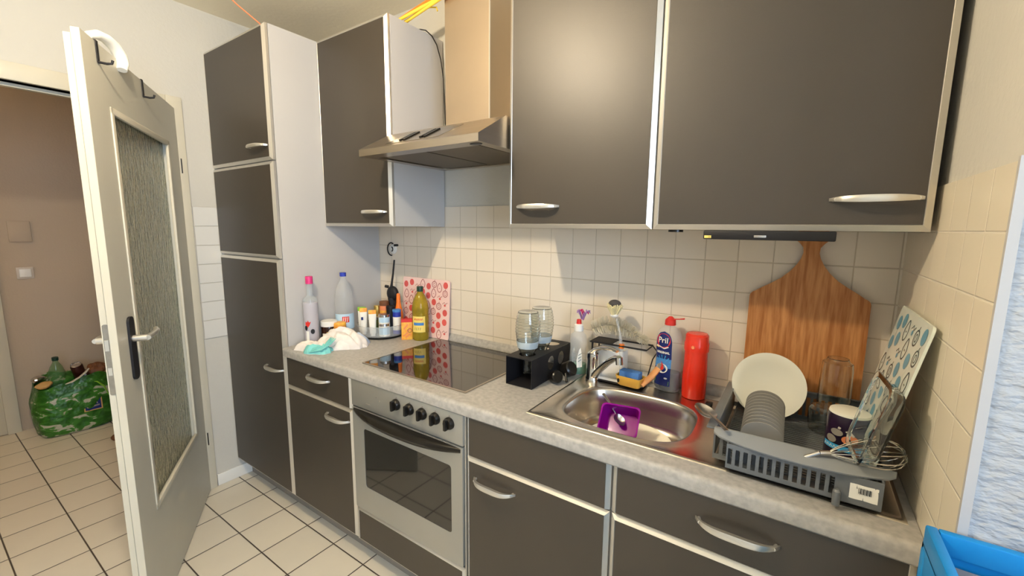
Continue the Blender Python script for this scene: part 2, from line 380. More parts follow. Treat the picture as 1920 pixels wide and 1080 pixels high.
# ================================================================== DOOR LEAF (door_1)
DA = .53886; DW, DH = .927, 1.977
t = bpy.data.objects.new('door_1', None); C.objects.link(t); t.location = (-.585, -.7123, 0); t.rotation_euler = (0, 0, -DA); t['kind'] = 'structure'
MW[t.name] = T(-.585, -.7123, 0) @ Matrix.Rotation(-DA, 4, 'Z'); door = t
# local: x along leaf from the hinge, +y faces the cabinets, thickness towards -y
gx0, gx1, gz0, gz1 = .158, .775, .385, 1.80
def leaf_frame(g, y0, y1, x0, x1, z0, z1):
    g.box(x0, gx0, y0, y1, z0, z1); g.box(gx1, x1, y0, y1, z0, z1); g.box(gx0, gx1, y0, y1, z0, gz0); g.box(gx0, gx1, y0, y1, gz1, z1)
g = G(); leaf_frame(g, -.02, 0, 0, DW, .008, DH); leaf_frame(g, -.042, -.0255, .012, DW-.014, .008, DH-.012); leaf_frame(g, -.0236, -.0199, .02, DW-.030, .012, DH-.03)
leaf = g.obj('leaf', 'doorp', t)
g = G()
def bead(g, y, s):
    w = .022
    for (x0, x1, z0, z1) in ((gx0, gx0+w, gz0, gz1), (gx1-w, gx1, gz0, gz1), (gx0, gx1, gz0, gz0+w), (gx0, gx1, gz1-w, gz1)):
        g.box(x0, x1, y, y+s*.012, z0, z1, bev=.003)
bead(g, .004, -1)
bead(g, -.046, 1)
g.obj('glazing_bead', 'trimp', leaf)
g = G(); g.box(gx0+.01, gx1-.01, -.026, -.020, gz0+.01, gz1-.01); g.obj('glass_pane', 'doorglass', t)
# edge strips read as the two stepped, lighter painted edges
g = G(); g.box(DW-.0005, DW+.001, -.0195, -.0005, .01, DH-.001); g.box(DW-.0145, DW-.013, -.0415, -.026, .01, DH-.013); g.obj('leaf_edge', 'trimp', leaf)
def lever(side):
    g = G(); s = side; y = 0 if s > 0 else -.042
    pts = [(.827, y, 1.046), (.827, y+s*.045, 1.046)]; g.cyl(*pts, .011)
    g.tube([(.83, y+s*.045, 1.046), (.80, y+s*.047, 1.047), (.76, y+s*.046, 1.048), (.725, y+s*.043, 1.05), (.70, y+s*.034, 1.052)], [.011, .011, .0105, .009, .007], 12, flat=.8, ref=(0, 0, 1)); return g
g = G(); g.prism(rrect(.803, .848, .905, 1.12, .018), lambda u, v, d: (u, d, v), .0, .007); pl = g.obj('handle_plate', 'mattblack', t)
lever(1).obj('door_handle', 'handle', t)
g = G(); g.prism(rrect(.803, .848, .905, 1.12, .018), lambda u, v, d: (u, d, v), -.049, -.042); g.obj('handle_plate', 'mattblack', t)
lever(-1).obj('door_handle', 'handle', t)
g = G(); g.prism(rrect(-.0385, -.0235, .885, 1.115, .006), lambda u, v, d: (d, u, v), DW-.0135, DW-.0115, 0); g.box(DW-.0115, DW-.0085, -.036, -.026, 1.03, 1.065, 1); g.box(DW-.0115, DW-.0105, -.036, -.026, .95, .975, 1)
g.obj('lock_plate', ['steel', 'handle'], t)
for z in (1.71, .29):
    g = G(); g.cyl((-.004, .006, z-.035), (-.004, .006, z+.035), .0045, seg=12); g.obj('hinge', 'blackp', t)
# things hung over the door
DM = MW[door.name]
def overhook(u, label):
    o = thing('over_door_hook', label, 'hook', DM @ Vector((u, 0, DH)), (0, 0, -DA), 'black hooks over the open door')
    g = G(); g.box(-.008, .008, -.043, .0035, .0005, .0025); g.box(-.008, .008, .001, .0035, -.062, .002); g.box(-.008, .008, -.045, -.0425, -.03, .002); g.obj('strap', 'mattblack', o)
    g = G(); g.tube([(0, .003, -.06), (0, .022, -.062), (0, .034, -.06), (0, .037, -.05)], .0038, 8); g.obj('peg', 'mattblack', o)
overhook(.828, 'thin black over-door hook nearest the free edge of the door')
overhook(.44, 'thin black over-door hook in the middle of the door top')
o = thing('finger_guard', 'white foam finger guard clipped over the top of the door between two hooks', 'door guard', DM @ Vector((.685, -.02, DH)), (0, 0, -DA))
arc = [(-.075, -.012, .030), (-.045, .004, .045), (.0, .016, .047), (.045, .026, .036), (.075, .034, .012), (.085, .038, -.018), (.070, .036, -.045)]
arc = [(-x*.72+.040, y*.9, z*.85+.004) for x, y, z in arc]
g2 = G(); g2.tube(arc, [.014, .017, .018, .019, .019, .018, .015], 14, flat=.8); g2.obj('foam_arc', 'foam', o)

# ================================================================== CABINET FRONTS
YF = -.569
def front(name, parent, x0, x1, z0, z1, yf, t=.015, h=None, d=.019, tt=None, tb=None):
    tt = t if tt is None else tt; tb = t if tb is None else tb
    g = G(); g.box(x0+t, x1-t, yf, yf+d-.002, z0+tb, z1-tt); p = g.obj(name, 'front', parent, world=True)
    g = G()
    ri = [(x0+t, z0+tb), (x1-t, z0+tb), (x1-t, z1-tt), (x0+t, z1-tt)]; ro = [(x0, z0), (x1, z0), (x1, z1), (x0, z1)]
    rings = [[g.V(x, yf+.001, z) for x, z in ri], [g.V(x, yf-.0008, z) for x, z in [(a+(b-a)*.12, c+(e-c)*.12) for (a, c), (b, e) in zip(ri, ro)]], [g.V(x, yf+.009, z) for x, z in ro], [g.V(x, yf+d, z) for x, z in ro]]
    for a, b in zip(rings, rings[1:]):
        for k in range(4): g.F([a[k], a[(k+1) % 4], b[(k+1) % 4], b[k]])
    g.F(rings[3]); g.obj('edge_trim', 'alu', p, world=True, sharp=20)
    if h: bow(h[0], h[1], yf, h[2] if len(h) > 2 else .162, p)
    return p
def bow(xc, z, yf, L, parent):
    g = G(); n = 18; pts = []; rad = []
    for k in range(n+1):
        s = -1+2*k/n; pts.append((xc+s*L/2, yf-.030*(1-s**4)-.002*0, z)); rad.append(.0042+.0050*(1-abs(s)**2.5))
    rings = []
    for (x, y, zz), r_ in zip(pts, rad):
        rings.append([g.V(x, y+dy, zz+dz) for dy, dz in ((-r_*.6, -r_*.8), (-r_*.85, 0), (-r_*.45, r_*.9), (r_*.75, r_*.75), (r_*.75, -r_*.75))])
    for a, b in zip(rings, rings[1:]):
        for k in range(5): g.F([a[k], a[(k+1) % 5], b[(k+1) % 5], b[k]])
    g.F(rings[0]); g.F(rings[-1][::-1])
    for s in (-1, 1): g.cyl((xc+s*(L/2-.008), yf, z), (xc+s*(L/2-.012), yf-.016, z), .0045, .004, 10)
    return g.obj('handle', 'handle', parent, world=True, sharp=50)
HT = 2.278
# tall cabinet
t = thing('tall_cabinet', 'tall floor-to-top larder cabinet with three dark doors beside the open door', 'cabinet', (-.3, -.3, 0))
g = G(); g.box(-.597, 0, YF+.022, -.004, .10, HT); g.obj('body', 'lam', t, world=True)
g = G(); g.box(-.585, 0, -.50, -.484, .0, .10); g.obj('plinth', 'plinth', t, world=True)
front('door', t, -.597, -.001, 1.714, HT, YF, h=(-.105, 1.777))
front('door', t, -.597, -.001, 1.276, 1.709, YF)
front('door', t, -.597, -.001, .108, 1.271, YF, h=(-.092, .747))
# base cabinets
def base(name, label, x0, x1, parts, side=False):
    t = thing(name, label, 'cabinet', ((x0+x1)/2, -.3, 0))
    g = G()
    for xa in (x0, x1-.016): g.box(xa, xa+.016, YF+.022, -.05, .10, .70); g.box(xa, xa+.016, YF+.022, -.520, .70, .822)
    g.box(x0+.016, x1-.016, YF+.022, -.05, .10, .116); g.box(x0+.016, x1-.016, -.06, -.05, .116, .822); g.box(x0+.016, x1-.016, YF+.022, YF+.04, .80, .822)
    g.obj('body', 'lam', t, world=True)
    g = G(); g.box(x0, x1, -.50, -.484, 0, .10); g.obj('plinth', 'plinth', t, world=True)
    for nm, z0, z1, h in parts: front(nm, t, x0+.002, x1-.002, z0, z1, YF, t=.013, h=h, tt=(.013 if nm == 'door' else .0015), tb=(.013 if nm == 'door' else .003))
    return t
base('base_cabinet', 'narrow dark base cabinet with drawer between tall cabinet and oven', .002, .5, [('drawer', .686, .819, (.275, .772)), ('door', .108, .681, (.404, .628))])
base('base_cabinet', 'dark base cabinet with plain fascia and handled door right of the oven', 1.1+.004, 1.6, [('fascia', .686, .819, None), ('door', .108, .681, (1.222, .618))])
base('base_cabinet', 'wide dark base cabinet with long-handled drawer under the dish rack', 1.602, 2.19, [('drawer', .686, .819, (1.893, .760, .17)), ('door', .108, .681, None)])
# wall cabinets
YU = -.335; ZB, ZT = 1.4255, 2.278
def wallcab(label, x0, x1, h):
    t = thing('wall_cabinet', label, 'cabinet', ((x0+x1)/2, -.15, ZB))
    g = G(); g.box(x0, x1, YU+.021, -.008, ZB+.002, ZT); g.obj('body', 'lam', t, world=True)
    front('door', t, x0+.001, x1-.001, ZB, ZT, YU, t=.015, h=h)
    return t
wallcab('narrow dark wall cabinet left of the cooker hood', .003, .5, (.389, 1.489, .165))
wallcab('dark wall cabinet just right of the cooker hood with glare on its door', 1.103, 1.6, (1.223, 1.496))
wallcab('large dark wall cabinet at the right above the wooden paddle board', 1.603, 2.182, (2.083, 1.496))

# ================================================================== WORKTOP
ZC, ZU = .862, .8205
t = thing('worktop', 'long grey stone-look kitchen worktop along the back wall', 'worktop', (1.1, -.3, ZU))
g = G()
cx0, cx1, cy0, cy1 = 1.345, 1.775, -.497, -.13
g.box(.002, 2.193, -.56, cy0, ZU, ZC); g.box(.002, cx0, cy0, -.007, ZU, ZC); g.box(cx1, 2.193, cy0, -.007, ZU, ZC); g.box(cx0, cx1, cy1, -.007, ZU, ZC)
pr = [(-.56, ZU), (-.5735, ZU), (-.578, ZU+.005), (-.578, ZC-.012), (-.5745, ZC-.004), (-.568, ZC), (-.56, ZC)]
a = [g.V(.002, y, z) for y, z in pr]; b = [g.V(2.193, y, z) for y, z in pr]
for i in range(len(pr)-1): g.F([a[i], a[i+1], b[i+1], b[i]])
g.F(a); g.F(b[::-1])
g.obj('slab', 'counter', t, world=True)
g = G(); pr = [(-.007, ZC), (-.026, ZC), (-.026, ZC+.012), (-.014, ZC+.03), (-.007, ZC+.034)]
a = [g.V(.002, y, z) for y, z in pr]; b = [g.V(2.193, y, z) for y, z in pr]
for i in range(len(pr)): g.F([a[i], a[(i+1) % 5], b[(i+1) % 5], b[i]])
g.F(a); g.F(b[::-1]); g.obj('back_strip', 'counter', t, world=True)

# ================================================================== HOB
t = thing('ceramic_hob', 'black glass ceramic hob set in the worktop above the oven', 'hob', (.77, -.27, ZC))
g = G(); g.shape([rrect(.489, 1.051, -.505, -.035, .004, 2), rrect(.496, 1.044, -.498, -.042, .004, 2)], lambda u, v, d: (u, v, ZC+.0025+d), .004); g.obj('steel_rim', 'steel', t, world=True)
g = G(); g.box(.4962, 1.0438, -.4978, -.0422, ZC-.0, ZC+.0035); g.obj('glass_plate', 'hobglass', t, world=True)

# ================================================================== OVEN
t = thing('built_in_oven', 'silver built-in electric oven with five black knobs under the hob', 'oven', (.8, -.3, .11))
g = G(); g.box(.508, 1.096, YF+.03, -.06, .12, .820); g.obj('casing', 'ovens', t, world=True)
g = G(); g.box(.508, 1.096, YF-.004, YF+.03, .712, .820, bev=.002)
for xx, zz in ((.66, .775), (.675, .765)): g.box(xx, xx+.007, YF-.0045, YF-.004, zz, zz+.005, 1)
g.box(.60, .625, YF-.0046, YF-.004, .735, .739, 1)
for xx in (.777, .848, .912, .975, 1.039): g.box(xx-.003, xx+.003, YF-.0046, YF-.004, .8, .806, 1)
pan = g.obj('control_panel', ['ovens', 'plinth'], t, world=True)
for xx in (.777, .848, .912, .975, 1.039):
    g = G(); k = G(); k.lathe([(0, 0), (.0215, 0), (.021, .008), (.018, .012), (.0165, .016), (0, .016)], seg=28)
    k.box(-.0055, .0055, -.019, .019, .012, .028, bev=.003)
    g.merge(k, T(xx, YF-.004, .779) @ R(90, 'X')); g.obj('knob', 'blackp', t, world=True)
g = G(); wx0, wx1, wz0, wz1 = .578, 1.044, .377, .628
g.shape([rrect(.510, 1.094, .268, .706, .004, 2), rrect(wx0, wx1, wz0, wz1, .012, 4)], lambda u, v, d: (u, YF+.008+d, v), .024); od = g.obj('oven_door', 'ovens', t, world=True)
g = G(); g.prism(rrect(wx0-.003, wx1+.003, wz0-.003, wz1+.003, .012, 4), lambda u, v, d: (u, YF-.0025+d, v), 0, .01); g.obj('window_glass', 'ovenglass', od, world=True)
g = G(); n = 24; rr = []
for k in range(n+1):
    s = -1+2*k/n; x = .802+s*.284; dep = .006+.040*(1-abs(s)**2.6); zz = .694-.010*(1-s*s); h_ = .008+.010*(1-abs(s)**3)
    rr.append([g.V(x, YF-.003, zz+h_), g.V(x, YF-dep*.7, zz+h_*.9), g.V(x, YF-dep, zz), g.V(x, YF-dep*.85, zz-h_*.8), g.V(x, YF-.003, zz-h_)])
for a, b in zip(rr, rr[1:]):
    for k in range(5): g.F([a[k], a[(k+1) % 5], b[(k+1) % 5], b[k]])
g.F(rr[0]); g.F(rr[-1][::-1]); g.obj('handle', 'blackp', od, world=True, sharp=60)
front('drawer', t, .508, 1.096, .108, .258, YF, t=.010)
for xa in (.502, 1.098):
    g = G(); g.box(xa, xa+.004, YF+.004, YF+.05, .108, .822); g.obj('side_strip', 'alu', t, world=True)
g = G(); g.box(.502, 1.102, -.50, -.484, 0, .10); g.obj('plinth', 'plinth', t, world=True)

# ================================================================== HOOD
t = thing('cooker_hood', 'stainless steel chimney cooker hood between the wall cabinets', 'cooker hood', (.8, -.2, 1.69))
def prof(g, pr, x0, x1, mi=0):
    a = [g.V(x0, y, z) for y, z in pr]; b = [g.V(x1, y, z) for y, z in pr]; n = len(pr)
    for i in range(n): g.F([a[i], a[(i+1) % n], b[(i+1) % n], b[i]], mi)
    g.F(a, mi); g.F(b[::-1], mi)
g = G(); x0, x1 = .505, 1.097
o_ = [(-.49, 1.694), (-.49, 1.719), (-.343, 1.80), (-.01, 1.80), (-.01, 1.694)]
a = [g.V(x0, y, z) for y, z in o_]; b = [g.V(x1, y, z) for y, z in o_]
for i in range(4): g.F([a[i], a[i+1], b[i+1], b[i]])
g.F(a); g.F(b[::-1])
# underside: rim and recess
ro = [g.V(x0, -.49, 1.694), g.V(x1, -.49, 1.694), g.V(x1, -.01, 1.694), g.V(x0, -.01, 1.694)]
ri = [g.V(x0+.04, -.43, 1.694), g.V(x1-.04, -.43, 1.694), g.V(x1-.04, -.04, 1.694), g.V(x0+.04, -.04, 1.694)]
rt = [g.V(v.co.x, v.co.y, 1.704) for v in ri]
for q in range(4): g.F([ro[q], ro[(q+1) % 4], ri[(q+1) % 4], ri[q]]); g.F([ri[q], ri[(q+1) % 4], rt[(q+1) % 4], rt[q]])
g.F(rt)
body = g.obj('canopy', 'hoodsteel', t, world=True)
g = G(); g.box(.56, .795, -.42, -.05, 1.697, 1.702); g.box(.805, 1.04, -.42, -.05, 1.697, 1.702); g.obj('grease_filter', 'filter', t, world=True)
g = G(); g.lathe([(0, 1.692), (.022, 1.692), (.024, 1.6945), (0, 1.6945)], (1.075-.015, -.455), 20, sy=.7); g.obj('lamp_lens', 'blackp', t, world=True)
sl = math.atan2(.081, .147)
def slope(x, s, d): # s 0..1 up the slope
    return (x, -.49+.147*s-d*math.sin(sl), 1.719+.081*s+d*math.cos(sl))
g = G(); g.prism([(.635, .14), (.905, .14), (.93, .86), (.66, .86)], lambda u, v, d: slope(u, v, d), 0, .0015); sp_ = g.obj('switch_panel', 'steel', body, world=True)
for xx in (.695, .715, .80, .82):
    g = G(); g.prism([(xx, .25), (xx+.012, .25), (xx+.018, .72), (xx+.006, .72)], lambda u, v, d: slope(u, v, d), .0015, .006); g.obj('switch', 'blackp', body, world=True)
g = G(); g.box(.686, .914, -.191, -.01, 1.80, CE-.002); ch = g.obj('chimney', 'chimney', t, world=True)
g = G(); g.box(.911, .9155, -.1925, -.188, 1.80, CE-.002); g.obj('chimney_seam', 'alu', ch, world=True)

# black cable down the side of the left wall cabinet
g = G(); g.tube([(.45, -.16, 2.283), (.49, -.135, 2.286), (.506, -.12, 2.284), (.509, -.085, 2.272), (.509, -.055, 2.245), (.509, -.03, 2.19), (.509, -.014, 2.11), (.509, -.008, 2.0), (.512, -.008, 1.85)], .0025, 8)
tag(g.obj('power_cable', 'blackp'), 'thin black cable hanging down the side of the narrow wall cabinet', 'cable')
# straws on top of the cabinets
def rods(lst, name, mats, label, cat):
    g = G()
    for p, q, r_, mi in lst:
        m_ = tuple((p[i]+q[i])/2 + (.004 if i == 2 else 0) for i in range(3)); g.tube([p, m_, q], r_, 8, mi)
    return tag(g.obj(name, mats), label, cat)
for k, (p, q, m_, lb) in enumerate([((.43, -.22, 2.30), (.70, -.22, 2.345), 'orastick', 'orange plastic straw on the narrow wall cabinet, leftmost of the bundle'),
      ((.44, -.20, 2.292), (.73, -.20, 2.35), 'yelstick', 'yellow plastic straw on the narrow wall cabinet, in the middle of the bundle'),
      ((.45, -.212, 2.285), (.75, -.214, 2.338), 'yelstick', 'yellow plastic straw on the narrow wall cabinet, lowest of the bundle'),
      ((.42, -.24, 2.284), (.68, -.21, 2.335), 'yelstick', 'yellow plastic straw on the narrow wall cabinet, behind the orange one')]):
    g = G(); g.tube([p, tuple((a+b)/2 for a, b in zip(p, q)), q], .0065, 10); tag(g.obj('straw', m_), lb, 'straw', 'straws on the wall cabinet')
g = G(); g.tube([(.60, -.19, 2.325), (.64, -.19, 2.315), (.645, -.19, 2.30)], .003, 8); tag(g.obj('cable_tie', 'yelstick'), 'short bent yellow tie hanging off the straw bundle', 'tie')
g = G(); g.tube([(-.05, -.545, 2.280), (-.05, -.64, 2.325), (-.05, -.76, 2.40)], .0028, 8)
tag(g.obj('orange_rod', 'salmon'), 'thin red-orange rod poking up from the top of the tall cabinet', 'rod')

# under-cabinet light bar
t = thing('light_bar', 'slim black under-cabinet light bar above the wooden paddle board', 'light bar', (1.88, -.30, 1.401))
g = G(); g.box(1.738, 2.024, -.328, -.285, 1.401, 1.4245, bev=.003); g.obj('housing', 'mattblack', t, world=True)
g = G(); g.box(1.857, 1.884, -.3295, -.328, 1.407, 1.413, bev=.0005); g.obj('switch', 'silver', t, world=True)
g = G(); g.box(1.741, 1.758, -.3288, -.328, 1.404, 1.411); g.ribbon([(1.751, 1.4055), (1.7555, 1.4055), (1.75325, 1.4095)], .001, lambda u, v: (u, -.3290, v), 1); g.obj('warning_sticker', ['ylabel', 'blackp'], t, world=True)
g = G(); g.lathe([(0, 1.4185), (.02, 1.4185), (.02, 1.4252), (0, 1.4252)], (1.66, -.30), 20); tag(g.obj('recessed_puck', 'blackp'), 'small flat black puck under the wall cabinets left of the light bar', 'puck')

# ================================================================== SINK
t = thing('kitchen_sink', 'stainless steel inset sink with bowl and drainer', 'sink', (1.74, -.3, ZC))
SX0, SX1, SY0, SY1, SZ = 1.300, 2.178, -.512, -.072, .8655
bcx, bcy, bhx, bhy = 1.558, -.322, .187, .155
def se(a, hx, hy, p=3.2):
    c, s_ = math.cos(a), math.sin(a); k = (abs(c/1)**p+abs(s_/1)**p)**(-1/p); return hx*c*k, hy*s_*k
angs = sorted([2*PI*k/96 for k in range(96)] + [math.atan2(y-bcy, x-bcx) % (2*PI) for x in (SX0, SX1) for y in (SY0, SY1)])
g = G()
def rectpt(a):
    c, s_ = math.cos(a), math.sin(a); tt = min([(SX1-bcx)/c if c > 1e-9 else 1e9, (SX0-bcx)/c if c < -1e-9 else 1e9, (SY1-bcy)/s_ if s_ > 1e-9 else 1e9, (SY0-bcy)/s_ if s_ < -1e-9 else 1e9]); return bcx+c*tt, bcy+s_*tt
def mixp(p, q, f): return (p[0]+(q[0]-p[0])*f, p[1]+(q[1]-p[1])*f)
rings = []
def bl(a, f, z):
    x, y = se(a, bhx*f, bhy*f); return (bcx+x, bcy+y, z)
def inset(p, d): return (min(max(p[0], SX0+d), SX1-d), min(max(p[1], SY0+d), SY1-d))
for kind in range(13):
    ring_ = []
    for a in angs:
        o_ = rectpt(a)
        if kind == 0: p = (*o_, ZC+.0003)
        elif kind == 1: p = (*inset(o_, .003), SZ)
        elif kind == 2: p = (*inset(o_, .010), SZ)
        elif kind == 3: p = (*inset(o_, .014), SZ-.0022)
        elif kind == 4: q = bl(a, 1.13, 0); p = (*mixp((q[0], q[1]), inset(o_, .014), .03), SZ-.0022)
        elif kind == 5: p = bl(a, 1.045, SZ+.0005)
        elif kind == 6: p = bl(a, 1.015, SZ-.001)
        elif kind == 7: p = bl(a, .99, SZ-.008)
        elif kind == 8: p = bl(a, .97, SZ-.05)
        elif kind == 9: p = bl(a, .94, SZ-.092)
        elif kind == 10: p = bl(a, .89, SZ-.112)
        elif kind == 11: p = bl(a, .78, SZ-.119)
        else: p = bl(a, .2, SZ-.122)
        ring_.append(g.V(*p))
    rings.append(ring_)
n = len(angs)
for a, b in zip(rings, rings[1:]):
    for k in range(n): g.F([a[k], a[(k+1) % n], b[(k+1) % n], b[k]])
g.F(rings[-1])
sk = g.obj('basin', 'sinksteel', t, world=True, sharp=50)
g = G()
for k in range(9):
    y = -.46+.042*k; g.box(1.86, 2.12, y, y+.010, SZ-.0024, SZ-.0002, bev=.001)
g.obj('drainer_ribs', 'sinksteel', t, world=True)
g = G(); g.lathe([(0, SZ-.1225), (.035, SZ-.1225), (.038, SZ-.121), (.03, SZ-.1195), (0, SZ-.1195)], (bcx, bcy), 24); g.obj('drain', 'chrome', t, world=True)
g = G(); g.box(1.748, 1.768, -.150, -.128, SZ, SZ+.014, bev=.003); g.obj('drain_knob', 'blackp', t, world=True)

# tap
t = thing('mixer_tap', 'chrome single-lever mixer tap at the back left corner of the sink', 'tap', (1.352, -.125, SZ-.002))
g = G(); g.lathe([(0, 0), (.027, 0), (.027, .008), (.0235, .014), (.0225, .075), (.024, .09), (.0225, .104), (.014, .112), (0, .113)], seg=28); g.obj('body', 'chrome', t)
g = G(); g.tube([(.010, -.008, .02), (.040, -.026, .058), (.080, -.05, .098), (.112, -.072, .122), (.128, -.083, .128)], [.017, .016, .0145, .0135, .012], 16, flat=.75)
g.tube([(.128, -.083, .130), (.131, -.085, .106)], .0125, 16); g.obj('spout', 'chrome', t)
g = G(); g.tube([(-.004, 0, .100), (.012, -.004, .121), (.045, -.016, .136), (.082, -.034, .141), (.108, -.048, .139)], [.02, .019, .0145, .010, .008], 16, flat=.55); g.obj('lever', 'chrome', t)

# things in the bowl
t = thing('dinner_plate', 'white dinner plate lying in the bottom of the sink bowl', 'plate', (1.560, -.325, .7475), (math.radians(1), 0, 0))
def plate(g, r, h=.02, th=.004, mi=0):
    g.lathe([(0, .002), (r*.55, .002), (r*.62, .004), (r*.70, h*.65), (r, h), (r*1.0, h+th*.8), (r*.70, h*.65+th), (r*.60, .004+th), (0, .002+th)], seg=56, mi=mi)
g = G(); plate(g, .136, .018); g.obj('plate_body', 'porcelain', t)
t = thing('plastic_tub', 'small purple plastic tub holding a spoon on the plate in the sink', 'tub', (1.530, -.290, .795), (math.radians(48), math.radians(-3), math.radians(4)))
g = G(); rings = []
for (hx, hy, z) in ((.048, .036, 0), (.050, .038, .004), (.060, .047, .05), (.0625, .0495, .052), (.0625, .0495, .055), (.058, .045, .054), (.048, .036, .005)):
    rings.append([g.V(u, v, z) for u, v in rrect(-hx, hx, -hy, hy, .014, 5)])
for a, b in zip(rings, rings[1:]):
    for k in range(len(a)): g.F([a[k], a[(k+1) % len(a)], b[(k+1) % len(a)], b[k]])
g.F(rings[0]); g.F(rings[-1]); g.obj('tub_body', 'purple', t)
def spoon(g, L=.17, bowl=.055, w=.02):
    # lies along +x, bowl at the far end, opening +z
    g.tube([(0, 0, .004), (L*.3, 0, .006), (L*.6, 0, .004), (L-bowl, 0, .002)], [.0062, .005, .0032, .003], 10, flat=.3, ref=(0, 0, 1))
    N, K = 14, 6; up, dn = [], []
    for off, store in ((0, up), (-.0012, dn)):
        c = g.V(L-bowl/2, 0, -.008+off); prev = None
        for j in range(1, K+1):
            f = j/K; rg = [g.V(L-bowl/2+bowl/2*f*math.cos(2*PI*k/N), w*f*math.sin(2*PI*k/N)*(1-.12*math.cos(2*PI*k/N)), -.008+.010*f*f+off) for k in range(N)]
            for k in range(N):
                if prev: g.F([prev[k], prev[(k+1) % N], rg[(k+1) % N], rg[k]])
                else: g.F([c, rg[k], rg[(k+1) % N]])
            prev = rg
        store.append(prev)
    for k in range(N): g.F([up[0][k], up[0][(k+1) % N], dn[0][(k+1) % N], dn[0][k]])
g = G(); s_ = G(); spoon(s_, .125, .045, .018); g.merge(s_, T(1.448, -.262, .874) @ R(-28, 'Z') @ R(33, 'Y'))
tag(g.obj('teaspoon', 'silver'), 'steel spoon standing in the purple tub in the sink', 'spoon')

# ================================================================== bottle helper
def prof_r(prof, z):
    for (r1, z1), (r2, z2) in zip(prof, prof[1:]):
        if z1 <= z <= z2 and z2 > z1: return r1+(r2-r1)*(z-z1)/(z2-z1)
    return prof[-1][0]
def surf(prof, a0=-90, sy_=1, off=.0006):
    """(u metres along the girth, v height) -> point just outside the bottle"""
    def f(u, v):
        r_ = prof_r(prof, v); a = math.radians(a0)+u/max(r_, .01); return ((r_+off)*math.cos(a), (r_*sy_+off)*math.sin(a), v)
    return f
def labelpatch(g, fn, u0, u1, v0, v1, mi=0, n=14): g.patch(lambda a, b: fn(u0+(u1-u0)*a, v0+(v1-v0)*b), n, max(2, int(n*(v1-v0)/(u1-u0))), mi)
def camrot(x, y): return math.atan2(-1.568-y, 1.96-x)+PI/2     # turn so that local -y faces the room side where the picture was taken

# ------------------------------------------------------------------ left corner of the worktop
def put(name, label, cat, x, y, z=ZC, rz=None, group=None):
    return thing(name, label, cat, (x, y, z), (0, 0, camrot(x, y) if rz is None else rz), group)
# pink-capped bottle
P0 = [(.031, 0), (.034, .006), (.034, .205), (.031, .222), (.015, .236), (.0135, .245), (.0135, .30)]
t = put('liqueur_bottle', 'tall clear bottle with pink cap and pale lilac drink beside the tall cabinet', 'bottle', .045, -.455)
g = G(); g.lathe([(0, 0)]+P0+[(0, .30)], seg=32); gb = g.obj('glass_body', 'thinblue', t)
g = G(); g.lathe([(0, .004), (.0315, .006), (.0325, .01), (.0325, .203), (0, .206)], seg=32); g.obj('drink', 'pale', t)
g = G(); g.lathe([(0, .293), (.0165, .293), (.0165, .325), (.0155, .328), (0, .328)], seg=28); g.obj('cap', 'pink', t)
g = G(); f_ = surf(P0, -100, 1, .0012)
g.F([g.V(*f_(u, v)) for u, v in [(-.022, .10), (-.010, .088), (-.002, .10), (.004, .116), (-.004, .112), (-.009, .122), (-.014, .112), (-.02, .117)]], 0)
g.disk(-.019, .085, .007, .012, f_, 1); g.disk(.010, .068, .009, .012, f_, 1); labelpatch(g, f_, -.02, -.006, .01, .07, 2, 4)
g.text('SYRUP'[:0] or '', .01, f_) if False else None
g.obj('print', ['red', 'mattblack', 'paper'], t, recalc=False)
# jar with white lid
t = put('spread_jar', 'squat dark jar with a wide white lid behind the tea towel', 'jar', .062, -.375)
Pj = [(.032, 0), (.036, .005), (.037, .07), (.035, .078)]
g = G(); g.lathe([(0, 0)]+Pj+[(0, .078)], seg=32); g.obj('jar_body', 'choc', t)
g = G(); g.lathe([(0, .078), (.0395, .078), (.0395, .100), (.037, .103), (0, .1035)], seg=32); g.obj('lid', 'pvc_w', t)
g = G(); f_ = surf(Pj); labelpatch(g, f_, -.035, .035, .012, .045, 0); labelpatch(g, lambda u, v: f_(u, v) if 0 else surf(Pj, off=.001)(u, v), -.012, .028, .040, .052, 1, 6); g.obj('label_band', ['paper', 'ylabel'], t, recalc=False)
# PET bottle
t = put('water_bottle', 'large empty clear plastic bottle with a blue cap', 'bottle', .060, -.284)
Pw = [(.040, 0), (.044, .012), (.045, .12), (.0465, .135), (.044, .155), (.047, .175), (.042, .20), (.044, .215), (.036, .25), (.027, .275), (.0145, .298), (.0135, .318)]
g = G(); g.lathe([(0, .006), (.03, 0)]+Pw, seg=36); g.obj('bottle_shell', 'thin', t)
g = G(); g.lathe([(0, .314), (.0155, .314), (.0155, .333), (0, .334)], seg=24); g.obj('cap', 'blue', t)
g = G(); labelpatch(g, surf(Pw), -.06, .06, .05, .128, 0, 20); f_ = surf(Pw, off=.0014); labelpatch(g, f_, -.012, .02, .085, .115, 1, 5)
for k in range(3): g.ribbon([(-.008+k*.009, .088), (-.004+k*.009, .112)], .003, surf(Pw, off=.002), 2, False)
g.obj('label_band', ['lightblue', 'red', 'paper'], t, recalc=False)

